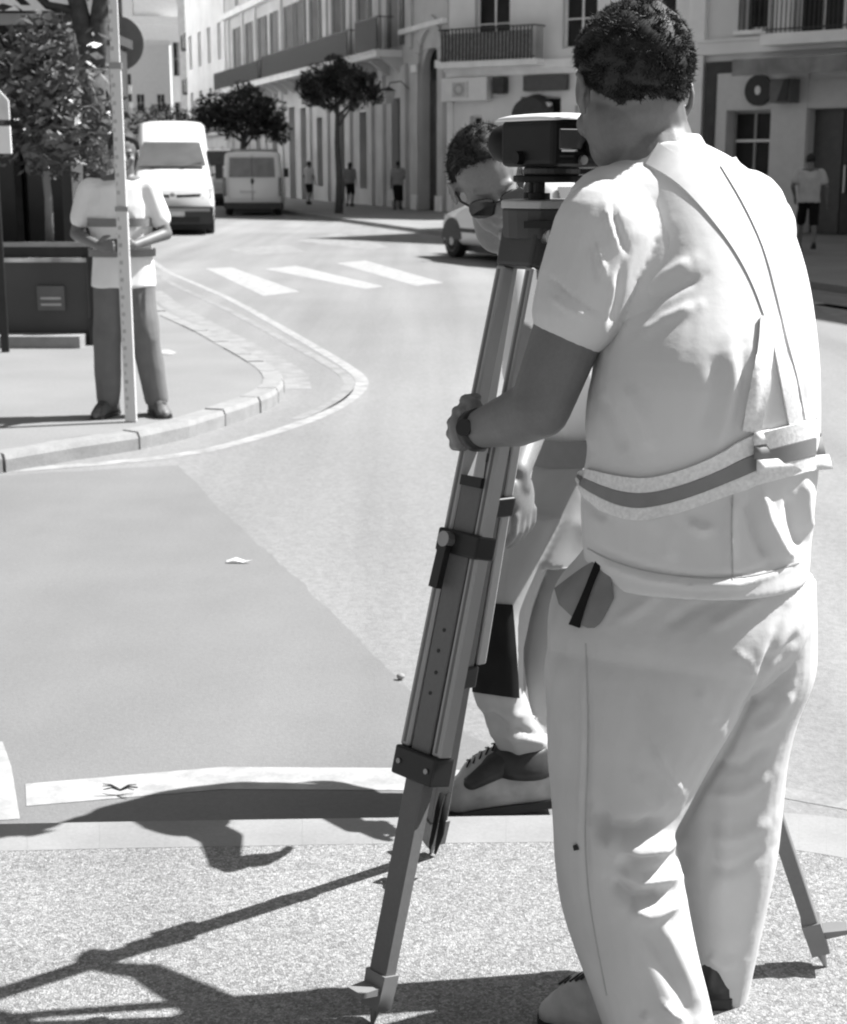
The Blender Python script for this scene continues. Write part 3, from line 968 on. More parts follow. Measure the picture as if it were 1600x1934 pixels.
# pale slab the planter stands on
sl = thing('stone_slab', 'pale stone edging slab running below the dark planter box', 'slab', (0, 12.7, 0))
za2 = .1
for i in range(7):
    x = x1 - .02 - i * .85
    MB().box(x - .835, x, 0, .28, -.05, za2 + random.uniform(-.006, .006)).build('slab_stone', KERBM, sl)

# oleander in the planter
ol = thing('oleander_shrub', 'loose oleander shrub with a bare pale stem growing in the planter', 'shrub', (P(95, 470, 13.35).x, 13.35, zb_ + .08))
MB().path([(0, 0, 0), (.01, 0, .4), (-.03, .02, .9), (0, 0, 1.3)], [.04, .035, .03, .02], 7).build('stem', mat('pale_bark', .2, .9), ol, True)
for dx, dz in ((-.35, 1.5), (.3, 1.6), (.05, 1.9), (.5, 1.1), (-.2, 1.15)):
    MB().path([(0, 0, .75), (dx * .5, 0, (dz + .75) / 2), (dx, 0, dz)], [.02, .014, .006], 6).build('branch', BARK, ol, True)
leafy('foliage', ol, [((-.3, 0, 1.45), .42), ((.2, 0, 1.25), .45), ((.45, -.1, .95), .35), ((-.05, .1, 1.0), .4), ((.1, 0, 1.6), .38), ((-.55, 0, 1.2), .32), ((-.5, .1, .95), .3), ((.15, 0, .8), .28)], 4200, .06, LEAF_P, 21)
# big tree behind the staff
bt = thing('large_dark_tree', 'large dark trunked tree forking above the cafe pavilion', 'tree', (P(190, 500, 14.5).x, 14.9, 0))
bx = P(190, 500, 14.5).x
def rel(px, py): 
    q = P(px, py, 14.9); return Vector((q.x - bx, 0, q.z))
trk = MB().path([(0, 0, -.05), rel(188, 400), rel(184, 250), rel(178, 130)], [.17, .15, .14, .13], 10).build('trunk', BARK, bt, True)
MB().path([rel(178, 140), rel(160, 60), rel(135, -40), rel(100, -140)], [.11, .09, .08, .05], 8).build('limb', BARK, trk, True)
MB().path([rel(178, 140), rel(186, 50), rel(200, -60), rel(230, -200)], [.10, .09, .08, .05], 8).build('limb', BARK, trk, True)
MB().path([rel(165, 75), rel(140, 20), rel(90, 10), rel(20, -60)], [.06, .05, .04, .03], 8).build('limb', BARK, trk, True)
leafy('crown', bt, [((-.8, 0, 4.6), 1.5), ((.4, .2, 5.2), 1.2), ((-2.2, .4, 4.4), 1.4), ((-3.6, 0, 4.2), 1.2), ((-.2, 0, 3.9), .6), ((-4.6, 1, 3.7), 1.3), ((-.1, .1, 3.35), .4)], 15000, .10, LEAF, 31)
# menu signs at the very left
ms = thing('menu_sign', 'white two panel menu sign at the left edge in front of the shrub', 'sign', (P(0, 230, 12.4).x - .08, 12.4, 0))
z1, z2, z3, z4 = P(5, 290, 12.4).z, P(5, 238, 12.4).z, P(5, 226, 12.4).z, P(5, 160, 12.4).z
MB().box(-.17, .155, 0, .03, z1, z2).build('lower_panel', WHITE, ms)
pts = [(-.17, z3), (.155, z3), (.155, z4 - .12), (.05, z4), (-.08, z4), (-.17, z4 - .12)]
MB().rings([[(a, 0, b) for a, b in pts], [(a, .03, b) for a, b in pts]]).build('upper_panel', mat('off_white', .6, .5), ms)
MB().box(-.03, .03, .031, .06, 0, z4).build('post', BLACK, ms)
# round traffic sign seen from behind
rs = P(222, 82, 18.5)
tsn = thing('traffic_sign', 'round traffic sign on a grey post just right of the staff', 'sign', (rs.x, 18.5, 0))
r_ = .31
MB().tube((0, -.012, rs.z), (0, .0, rs.z), r_, r_, 32).build('disc', mat('dull_sign_back', .2, .6), tsn)
MB().tube((0, .03, 0), (0, .03, rs.z + .25), .03, .03, 10).build('post', GREYPANEL, tsn)
tl = thing('small_street_sign', 'small dark and white sign pair on a pole far behind the staff', 'sign', (P(240, 180, 40).x, 40, 0))
for (a, b, mm) in ((140, 160, DARK), (162, 176, WHITE), (178, 192, DARK), (194, 204, WHITE)):
    MB().box(-.14, .12, -.03, 0, P(240, b, 40).z, P(240, a, 40).z).build('plate', mm, tl)
MB().tube((0, .04, 0), (0, .04, P(240, 138, 40).z), .035, .035, 8).build('post', IRON, tl)

# ------------------------------------------------------------------ vehicles
CARW = mat('white_car_paint', 0.72, 0.28, 0.03, 1, spec=0.5, coat=0.6)
CARG = mat('pale_grey_car_paint', 0.78, 0.3, 0.04, 1, spec=0.5, coat=0.5)
CGLASS = mat('car_glass', 0.03, 0.08, 0.3, 1, spec=0.8)
CGLASS2 = mat('dusty_car_glass', 0.16, 0.3, 0.25, 3, spec=0.6)
BUMPER = mat('dark_bumper', 0.05, 0.6, 0.1, 8)
PLATE = mat('number_plate', 0.6, 0.5)
LAMP = mat('lamp_glass', 0.55, 0.15, 0.2, 20, spec=0.8)
LAMPR = mat('rear_lamp_glass', 0.07, 0.2, 0.2, 20, spec=0.8)


def hull(st):
    """stations (y, half width bottom, belt, roof, z bottom, belt, roof)"""
    rings = []
    for y, wb, wm, wr, zb, zm, zr in st:
        e = min(.09, (zr - zm) * .4)
        half = [(wb * .94, zb), (wb, zb + .06), (wb * 1.005, zb + .25), (wm, (zb + zm) / 2 + .08), (wm * .985, zm), (wr + (wm - wr) * .25, zr - e * 1.1), (wr - .03, zr - e * .35), (wr * .7, zr), (wr * .25, zr + .012)]
        rings.append([(a, y, b) for a, b in half] + [(-a, y, b) for a, b in reversed(half)])
    return MB().rings(rings)


def wheel(root, x, y, r=.33, w=.22, side=1, rim=None):
    t = MB().rings([[(x + dx, y + rr * math.cos(q), r + rr * math.sin(q)) for q in [2 * PI * i / 24 for i in range(24)]] for dx, rr in ((-w / 2, r * .86), (-w * .42, r * .98), (w * .42, r * .98), (w / 2, r * .86))]).build('wheel', RUBBER, root)
    xs = x + side * (w / 2 + .004)
    MB().rings([[(xx, y + rr * math.cos(q), r + rr * math.sin(q)) for q in [2 * PI * i / 20 for i in range(20)]] for xx, rr in ((xs - side * .03, r * .66), (xs, r * .62), (xs - side * .02, r * .5), (xs + side * .006, r * .14))]).build('rim', rim or GREYPANEL, t)
    return t


def arch(root, x, y, r, side):
    pts = [(y + r * math.cos(q), .33 + r * math.sin(q)) for q in [PI * i / 14 for i in range(15)]]
    MB().rings([[(x, a, b) for a, b in pts], [(x + side * .012, a, b) for a, b in pts]]).build('wheel_arch', BLACK, root)


# --- white high roofed van, front towards us
vb = G(330, 443, RZ)
van = thing('white_van', 'white high roofed van facing the camera, partly behind the man with the staff', 'van', (P(321, 400, 35.5).x, 36.0, RZ), math.radians(8.5))
zrf = 2.66
body = hull([(-.02, .80, .86, .80, .32, .75, .98), (.10, .93, .94, .85, .30, .85, 1.12), (.75, .96, .97, .86, .28, 1.05, 1.36), (1.05, .96, .97, .84, .28, 1.10, 1.50), (1.75, .96, .97, .70, .28, 1.15, 2.16), (2.3, .96, .97, .70, .28, 1.2, zrf - .04), (2.9, .96, .97, .74, .28, 1.2, zrf), (5.2, .95, .96, .76, .30, 1.2, zrf)]).build('body', CARW, van, True)
# windscreen
def quad_panel(root, name, pts, m, th=.012):
    a, b, c, d = [Vector(p) for p in pts]
    n = (b - a).cross(d - a).normalized() * th
    return MB().rings([[a, b, c, d], [a + n, b + n, c + n, d + n]]).build(name, m, root)
ws = MB()
g = []
for t in (0, .25, .5, .75, 1):
    y = 1.07 + t * .66
    z = 1.535 + t * .57
    w = .80 - t * .13
    g.append([(-w + 2 * w * i / 8, y - .03 + .03 * abs(i / 4 - 1) ** 2, z + .045) for i in range(9)])
mbw = MB()
for i in range(4):
    for j in range(8):
        mbw.add([g[i][j], g[i][j + 1], g[i + 1][j + 1], g[i + 1][j]], [(0, 1, 2, 3)])
mbw.build('windscreen', mat('bright_windscreen', .10, .18, .2, 1.5, spec=.8), van, True)
MB().path([(-.55, 1.02, 1.53), (-.1, 1.10, 1.62), (.3, 1.13, 1.64)], .012, 5).path([(.2, 1.02, 1.53), (.5, 1.10, 1.62), (.68, 1.14, 1.66)], .012, 5).build('wiper', BLACK, van)
MB().box(-.93, .93, -.10, .12, .26, .66).build('bumper', BUMPER, van)
MB().box(-.85, .85, -.125, -.101, .55, .62).build('bumper_trim', GREYPANEL, van)
MB().rings([[(.08, -.06, .86), (.62, -.05, .88), (.66, -.03, .95), (.08, -.04, .93)], [(.08, .1, .86), (.62, .1, .88), (.66, .1, .95), (.08, .1, .93)]]).build('grille', BLACK, van)
MB().rings([[(-.08, -.06, .86), (-.08, -.04, .93), (-.66, -.03, .95), (-.62, -.05, .88)], [(-.08, .1, .86), (-.08, .1, .93), (-.66, .1, .95), (-.62, .1, .88)]]).build('grille', BLACK, van)
MB().ell((0, -.05, .93), (.07, 0, 0), (0, .02, 0), (0, 0, .055), 12, 6).build('badge', GREYPANEL, van)
for sx in (-1, 1):
    MB().rings([[(sx * .66, -.03, .84), (sx * .90, .02, .86), (sx * .92, .10, 1.10), (sx * .70, .03, 1.05)], [(sx * .66, .2, .84), (sx * .90, .2, .86), (sx * .92, .3, 1.12), (sx * .70, .2, 1.05)]]).build('headlight', LAMP, van)
    mr = MB().box(sx * 1.02 - .09 + sx * .08, sx * 1.02 + .09 + sx * .08, 1.02, 1.14, 1.28, 1.62).build('mirror', BLACK, van)
    MB().tube((sx * .9, 1.1, 1.35), (sx * 1.05, 1.08, 1.40), .02, .02, 6).build('mirror_arm', BLACK, mr)
    quad_panel(van, 'side_window', [(sx * .965, 1.5, 1.35), (sx * .965, 2.3, 1.35), (sx * .86, 2.3, 1.95), (sx * .86, 1.8, 1.95)], CGLASS, .02 * -sx)
    for y in (.85, 4.2):
        wheel(van, sx * .84, y, .34, .22, sx)
        arch(van, sx * .953, y, .42, sx)
MB().box(-.26, .26, -.137, -.126, .44, .55).build('number_plate', PLATE, van)
MB().box(-.6, .6, -.11, -.1005, .30, .42).build('lower_grille', BLACK, van)
MB().box(-.84, .84, .3, 5, .12, .29).build('underbody', BLACK, van)

# --- grey panel van, rear towards us
gv = P(478, 400, 50)
v2 = thing('grey_van', 'pale grey panel van seen from behind, parked under the broad dark tree', 'van', (gv.x, 50.0, RZ), math.radians(4))
hull([(0, .88, .90, .80, .38, 1.15, 1.95), (.08, .92, .94, .84, .34, 1.15, 2.02), (2.6, .93, .94, .84, .30, 1.15, 2.05), (3.2, .93, .94, .80, .3, 1.15, 1.98), (4.0, .93, .93, .78, .3, 1.1, 1.22), (4.7, .86, .86, .66, .3, .8, .95)]).build('body', CARG, v2, True)
rw = MB().rings([[(-.74, -.014, 1.22), (.74, -.014, 1.22), (.71, -.014, 1.84), (-.71, -.014, 1.84)], [(-.74, .05, 1.22), (.74, .05, 1.22), (.71, .05, 1.84), (-.71, .05, 1.84)]]).build('rear_window', CGLASS2, v2)
MB().box(-.008, .008, -.022, -.001, .5, 1.95).build('door_seam', BLACK, v2)
MB().box(-.80, -.775, -.03, .04, .48, 1.9).box(.775, .80, -.03, .04, .48, 1.9).box(-.774, .774, -.03, .04, 1.9, 1.94).box(-.774, .774, -.03, .04, 1.19, 1.215).build('door_edge', WHITE, v2)
MB().ell((.0, -.03, 1.10), (.05, 0, 0), (0, .02, 0), (0, 0, .10), 8, 6).build('badge', BLACK, v2)
MB().box(-.40, .1, -.02, -.002, .72, .80).build('number_plate', PLATE, v2)
MB().box(-.92, .92, -.06, .1, .22, .42).build('bumper', BUMPER, v2)
MB().box(-.62, .62, .06, 4, .10, .25).build('underbody', BLACK, v2)
for sx in (-1, 1):
    MB().box(sx * .90 - .05, sx * .90 + .05, -.035, .05, .62, 1.22).build('rear_lamp', LAMPR, v2)
    MB().box(sx * 1.03 - .08, sx * 1.03 + .08, 3.2, 3.32, 1.2, 1.5).build('mirror', BLACK, v2)
    MB().box(sx * .955 - .012, sx * .955 + .012, .0, .05, 1.5, 1.58).build('hinge', WHITE, v2)
    for y in (.75, 3.9):
        wheel(v2, sx * .80, y, .33, .22, sx)
        arch(v2, sx * .925, y, .40, sx)
MB().box(-.75, .75, 1.5, 2.8, 2.06, 2.12).build('roof_rack', GREYPANEL, v2)


def hatchback(name, label, x, y, rz, paint, group=None):
    c = thing(name, label, 'car', (x, y, RZ), rz, group)
    hull([(-.0, .60, .72, .66, .34, .52, .66), (.14, .78, .80, .72, .26, .62, .78), (.9, .83, .84, .74, .24, .80, .94), (1.15, .84, .84, .72, .24, .86, .99), (1.75, .84, .84, .60, .24, .90, 1.40), (2.2, .84, .84, .58, .24, .92, 1.45), (3.1, .84, .84, .58, .24, .93, 1.44), (3.65, .83, .83, .60, .26, .95, 1.28), (3.85, .80, .82, .64, .30, .9, 1.0), (3.95, .70, .76, .62, .34, .7, .9)]).build('body', paint, c, True)
    for sx in (-1, 1):
        for y_ in (.56, 3.2):
            wheel(c, sx * .74, y_, .30, .20, sx, mat('alloy', .4, .35, metal=.6))
            arch(c, sx * .833, y_, .37, sx)
        for (ya, yb, yc, yd) in ((1.35, 2.25, 2.25, 1.80), (2.32, 3.35, 3.10, 2.32)):
            quad_panel(c, 'side_window', [(sx * .83, ya, .95), (sx * .83, yb, .95), (sx * .655, yc, 1.36), (sx * .655, yd, 1.36)], CGLASS, .02 * -sx)
        MB().box(sx * .845 - .008, sx * .845 + .008, .5, 3.6, .46, .53).build('side_moulding', BUMPER, c)
        MB().box(sx * .84 - .012, sx * .84 + .012, 2.05, 2.2, .80, .84).build('door_handle', BUMPER, c)
        MB().rings([[(sx * .5, -.01, .60), (sx * .76, .10, .62), (sx * .76, .14, .74), (sx * .5, .04, .70)], [(sx * .5, .2, .60), (sx * .76, .2, .62), (sx * .76, .25, .74), (sx * .5, .2, .70)]]).build('headlight', LAMP, c)
        MB().rings([[(sx * .55, 3.97, .62), (sx * .78, 3.93, .62), (sx * .74, 3.90, .92), (sx * .55, 3.95, .92)], [(sx * .55, 3.8, .62), (sx * .78, 3.8, .62), (sx * .74, 3.8, .92), (sx * .55, 3.8, .92)]]).build('rear_lamp', LAMPR, c)
        MB().box(sx * .93 - .07, sx * .93 + .07, 1.45, 1.55, .95, 1.08).build('mirror', BUMPER, c)
    quad_panel(c, 'windscreen', [(-.68, 1.17, 1.02), (.68, 1.17, 1.02), (.56, 1.72, 1.385), (-.56, 1.72, 1.385)], CGLASS, .02)
    quad_panel(c, 'rear_window', [(.62, 3.90, 1.02), (-.62, 3.90, 1.02), (-.55, 3.68, 1.26), (.55, 3.68, 1.26)], CGLASS, .02)
    MB().box(-.7, .7, -.04, .3, .22, .42).box(-.7, .7, 3.7, 4.0, .26, .46).build('bumper', BUMPER, c)
    MB().box(-.25, .25, -.055, -.041, .32, .42).build('number_plate', PLATE, c)
    MB().box(-.7, .7, .3, 3.7, .12, .235).build('underbody', BLACK, c)
    return c

w0 = P(862, 470, 27.3)
rz = math.radians(26)   # front points away to the left: rotate by 180 so that local -y is the far end
R = Matrix.Rotation(rz + PI, 3, 'Z')
off = R @ Vector((.74, .56, 0))   # the wheel at local (+.74,.72) is front left seen from behind
hb = hatchback('white_hatchback', 'white hatchback with dark side moulding driving away behind the tripod', w0.x - off.x, 27.3 - off.y, rz + PI, CARW)
c2 = P(425, 400, 64)
hatchback('pale_parked_car', 'pale car mostly hidden between the white van and the grey van', c2.x - .1, 62, .05, CARG).scale = (1.25, 1.2, 1.55)

# ------------------------------------------------------------------ figures: blobs unified into one surface
DG = None


def unify(mb, name, m, parent, voxel=0.006, smooth=6, pre=None, post=None, loc=None, creases=None, fold=0.0, fold_scale=6.0, seed=0, fold_dir=(1, 1, .35), cut=None):
    """join overlapping closed shapes into one continuous surface, add creases, store relative to the parent"""
    me = mb.mesh(name + '_raw')
    tmp = bpy.data.objects.new('tmp', me)
    COL.objects.link(tmp)
    r = tmp.modifiers.new('r', 'REMESH')
    r.mode = 'VOXEL'
    r.voxel_size = voxel
    if smooth:
        s = tmp.modifiers.new('s', 'SMOOTH')
        s.factor = 0.5
        s.iterations = smooth
    dg = bpy.context.evaluated_depsgraph_get()
    dg.update()
    me2 = bpy.data.meshes.new_from_object(tmp.evaluated_get(dg))
    bpy.data.objects.remove(tmp)
    bpy.data.meshes.remove(me)
    me2.name = name
    n = len(me2.vertices)
    co = np.empty(n * 3)
    me2.vertices.foreach_get('co', co)
    co = co.reshape(-1, 3)
    no = np.empty(n * 3)
    me2.vertex_normals.foreach_get('vector', no)
    no = no.reshape(-1, 3)
    if creases:
        X, Y = project(co)
        disp = np.zeros(n)
        tocam = np.array([0, 0, CAMZ]) - co
        tocam /= np.linalg.norm(tocam, axis=1)[:, None]
        facing = np.clip((no * tocam).sum(1) * 4 + .3, 0, 1)
        for pts, w, amp in creases:
            best = np.full(n, 1e9)
            pa = np.array(pts, float)
            tt = np.zeros(n)
            for i in range(len(pa) - 1):
                a, b = pa[i], pa[i + 1]
                d = b - a
                L2 = (d ** 2).sum()
                t = np.clip(((X - a[0]) * d[0] + (Y - a[1]) * d[1]) / L2, 0, 1)
                dist = np.hypot(X - a[0] - t * d[0], Y - a[1] - t * d[1])
                u_ = (i + t) / (len(pa) - 1)
                tt = np.where(dist < best, u_, tt)
                best = np.minimum(best, dist)
            ends = np.clip(np.minimum(tt, 1 - tt) * 5, 0.25, 1)
            disp += amp * np.exp(-(best / w) ** 2) * ends
        co = co + no * (disp * facing)[:, None]
    if fold:
        fs = np.empty(n)
        fd = fold_dir
        for i in range(n):
            p = co[i]
            q = Vector((p[0] * fold_scale * fd[0], p[1] * fold_scale * fd[1], p[2] * fold_scale * fd[2] + seed))
            w_ = noise.noise(q * 0.7 + Vector((9, seed, 0)))
            fs[i] = 1 - 2 * abs(noise.noise(q + Vector((w_, w_, w_)) * 1.3)) - .55
        co = co + no * (fs * fold)[:, None]
    if cut is not None:
        pass
    base = Vector((0, 0, 0))
    if parent is not None and loc is None:
        base = parent.location
    co = co - np.array(base)
    me2.vertices.foreach_set('co', co.ravel())
    me2.polygons.foreach_set('use_smooth', [True] * len(me2.polygons))
    me2.update()
    return link_mesh(name, me2, m, parent)


def frame(f, up):
    f = Vector(f).normalized()
    up = Vector(up)
    up = (up - f * up.dot(f)).normalized()
    r = f.cross(up).normalized()      # viewer of the face sees r on his left; it is the person's right
    return f, r, up


def head_blob(mb, o, f, up, s=1.0, neck=True):
    f, r, u = frame(f, up)
    def q(a, b, c):
        return o + (r * a + f * b + u * c) * s
    def e(a, b, c, x, y, z, n=18, m=12):
        mb.ell(q(a, b, c), r * x * s, f * y * s, u * z * s, n, m)
    e(0, -.012, .034, .076, .096, .084)
    e(0, .022, -.035, .063, .070, .080)
    e(0, .040, -.075, .050, .045, .040)
    e(0, .066, -.098, .026, .024, .020)          # chin
    e(0, .072, .016, .052, .018, .012)           # brow
    for sx in (-1, 1):
        e(sx * .040, .062, -.035, .022, .020, .022)     # cheekbones
        # ears: a rim round a hollow, lobe below
        er = [(.004, -.020), (.012, -.008), (.014, .008), (.006, .022), (-.008, .026), (-.018, .016), (-.020, .0), (-.012, -.016), (-.002, -.030)]
        mb.chain([q(sx * (.084 + (.008 if b_ < -.004 else .0)), b_ - .006, c_ - .010) for b_, c_ in er], [.0050 * s] * 9, 8)
        e(sx * .079, -.006, -.012, .007, .014, .022)
    mb.cap(q(0, .088, .002), .008 * s, q(0, .108, -.034), .013 * s, 10)
    for sx in (-1, 1):
        mb.sph(q(sx * .010, .098, -.037), .0085 * s, 8, 6)
    e(0, .088, -.060, .024, .010, .006)
    e(0, .086, -.071, .021, .010, .007)
    if neck:
        mb.cap(q(0, -.020, -.05), .056 * s, q(0, -.045, -.16), .058 * s)
    return q, r, u, f


def hair_shell(name, parent, o, f, up, s=1.0, lo=-0.03, grow=.012, front=.035, voxel=.005, top_thin=0, m=None):
    """closed cap of hair that sinks into the skull at its edges"""
    f, r, u = frame(f, up)
    vs, fs = [], []
    N, M = 40, 26
    for i in range(M + 1):
        th = PI * i / M
        for j in range(N):
            ph = 2 * PI * j / N
            d = Vector((math.sin(th) * math.cos(ph), math.sin(th) * math.sin(ph), math.cos(th)))  # r,f,u
            # hairline: high in front, low at the nape, over the ears
            fr = d.y
            line = -0.80 if fr < -.3 else (-0.80 + (fr + .3) / .7 * 1.0 if fr < .4 else .2 + (fr - .4) * .85)
            line += .10 * noise.noise(d * 5)
            k = max(0, min(1, (d.z - line) * 5 + .2))
            g = (-.012 + (grow + .012) * k)
            g += .005 * k * noise.noise(d * 6 + Vector((s, 0, 3)))  + .003 * k * noise.noise(d * 14)
            p = Vector((d.x * (.076 + g), d.y * (.096 + g) - .012, d.z * (.084 + g) + .034))
            vs.append(o + (r * p.x + f * p.y + u * p.z) * s)
    for i in range(M):
        for j in range(N):
            a, b = i * N + j, i * N + (j + 1) % N
            fs.append((a, a + N, b + N, b))
    base = parent.location if parent is not None else Vector((0, 0, 0))
    mb = MB()
    mb.v = [v - base for v in vs]
    mb.f = fs
    return mb.build(name, m or HAIR, parent, True)


def strands(name, parent, o, f, up, s, n, length, seed=2, m=None, grow=.010, rad=.0011):
    f, r, u = frame(f, up)
    rnd = random.Random(seed)
    vs, fs = [], []
    base = parent.location
    for _ in range(n):
        d = Vector((rnd.gauss(0, 1), rnd.gauss(0, 1), rnd.gauss(0, 1))).normalized()
        fr = d.y
        line = -0.80 if fr < -.3 else (-0.80 + (fr + .3) / .7 * 1.0 if fr < .4 else .2 + (fr - .4) * .85)
        line += .10 * noise.noise(d * 5)
        if d.z < line + max(-.22, rnd.gauss(0, .08)):
            continue
        k = max(0, min(1, (d.z - line) * 5 + .2))
        g = -.004 + (grow + .002) * k
        p = Vector((d.x * (.076 + g), d.y * (.096 + g) - .012, d.z * (.084 + g) + .034))
        sw = Vector((noise.noise(d * 5), noise.noise(d * 5 + Vector((7, 0, 0))), noise.noise(d * 5 + Vector((0, 9, 0))))) * 1.3
        t = (d * .75 + sw + Vector((rnd.gauss(0, .35), rnd.gauss(0, .35), rnd.gauss(0, .35) - .25))).normalized()
        W = lambda v: o + (r * v.x + f * v.y + u * v.z) * s - base
        L = length * rnd.uniform(.5, 1.3) * (.45 + .55 * k)
        curl = Vector((rnd.gauss(0, 1), rnd.gauss(0, 1), rnd.gauss(0, 1))) * L * .45
        p1 = p + t * L * .5 + curl * .25
        p2 = p + t * L * .8 + curl
        sd = t.orthogonal().normalized() * rad
        sd2 = t.cross(sd).normalized() * rad
        k0_ = len(vs)
        vs += [W(p + sd), W(p - sd * .5 + sd2), W(p - sd * .5 - sd2), W(p1 + sd), W(p1 - sd * .5 + sd2), W(p1 - sd * .5 - sd2), W(p2)]
        a = k0_
        fs += [(a, a + 1, a + 4, a + 3), (a + 1, a + 2, a + 5, a + 4), (a + 2, a, a + 3, a + 5), (a + 3, a + 4, a + 6), (a + 4, a + 5, a + 6), (a + 5, a + 3, a + 6)]
    me = bpy.data.meshes.new(name)
    me.from_pydata([tuple(v) for v in vs], [], fs)
    return link_mesh(name, me, m or HAIR, parent)


def relaxed_hand(mb, w, d, side, s=1.0, curl=.5, n=10, spread=.0):
    """w wrist, d direction of the hand, side = direction from little finger to thumb"""
    d = Vector(d).normalized()
    side = (Vector(side) - d * d.dot(Vector(side))).normalized()
    pn = d.cross(side).normalized()   # palm/back normal
    c = w + d * .045 * s
    mb.ell(c, side * .041 * s, d * .052 * s, pn * .016 * s, 16, 10)
    mb.cap(w, .024 * s, w + d * .03 * s, .023 * s, 12)
    L = (.072, .080, .076, .060)
    for i in range(4):
        k = (1.5 - i) * .0205
        p = w + d * .082 * s + side * k * s
        dd = (d + side * spread * (1.5 - i)).normalized()
        a = curl
        pts = [p]
        for seg, ln in enumerate((.45, .32, .23)):
            ang = a * (seg + .6)
            v = dd * math.cos(ang) + pn * math.sin(ang)
            pts.append(pts[-1] + v * L[i] * ln * s)
        mb.chain(pts, [.0098 * s, .0092 * s, .0085 * s, .0072 * s], n)
    p = w + d * .022 * s + side * .028 * s
    t = (side * .75 + d * .8 + pn * .25).normalized()
    t2 = (side * .25 + d * 1 + pn * .35).normalized()
    mb.chain([p, p + t * .036 * s, p + t * .036 * s + t2 * .028 * s, p + t * .036 * s + t2 * .05 * s], [.0155 * s, .0125 * s, .011 * s, .0085 * s], n)


def foot_blob(mb, ankle, d, z, s=1.0):
    d = Vector((d[0], d[1], 0)).normalized()
    heel = Vector((ankle.x, ankle.y, z + .035 * s)) - d * .05 * s
    toe = Vector((ankle.x, ankle.y, z + .028 * s)) + d * .15 * s
    mb.cap(ankle, .042 * s, heel, .034 * s).cap(heel, .034 * s, toe, .030 * s).cap(ankle, .04 * s, toe, .028 * s)


def shoe(name, parent, ankle, d, z=0.0, s=1.0, m=None, sole=None, L=.29, W=.10, H=.09, pitch=0.0):
    """shoe with separate sole; d = toe direction; pitch lifts the heel"""
    d = Vector((d[0], d[1], 0)).normalized()
    r = Vector((-d.y, d.x, 0))
    up = Vector((0, 0, 1))
    base = parent.location
    toe_pt = Vector((ankle.x, ankle.y, z)) + d * L * .62
    cs, sn = math.cos(pitch), math.sin(pitch)

    def T(x, y, h):   # x across, y along from toe (0) back to heel (L)
        return toe_pt - d * (y * cs) + r * x + up * (h * cs + y * sn) + d * h * sn * .6 - base
    rings, srings = [], []
    prof = [(0.0, .30, .022), (.03, .62, .040), (.08, .86, .052), (.14, .95, .062), (.20, .90, .082), (.30, .82, .10), (.42, .78, .108), (.60, .76, .118), (.78, .78, .125), (.92, .72, .12), (1.0, .42, .10)]
    for t, w, h in prof:
        w = w * W / 2
        h = h * H / .09
        y = t * L
        half = [(-w, .022), (-w * .98, .022 + (h - .022) * .5), (-w * .72, .022 + (h - .022) * .88), (0, h), (w * .72, .022 + (h - .022) * .88), (w * .98, .022 + (h - .022) * .5), (w, .022)]
        rings.append([T(a, y, b) for a, b in half])
        w2 = w + .005
        srings.append([T(-w2, y, 0), T(-w2, y, .0215), T(w2, y, .0215), T(w2, y, 0)])
    o = MB().rings(rings).build(name, m or LEATHER, parent, True)
    sl_ = MB().rings(srings).build('sole', sole or BLACK, o)
    lc = MB()
    for i in range(5):
        t = .22 + i * .055
        h = .088 + i * .006
        h = h * H / .09
        lc.path([T(-.022, t * L, h - .006), T(0, t * L + .006, h + .003), T(.022, t * L - .004, h - .006)], .0026, 5)
    lc.build('lace', sole or BLACK, o)
    return o


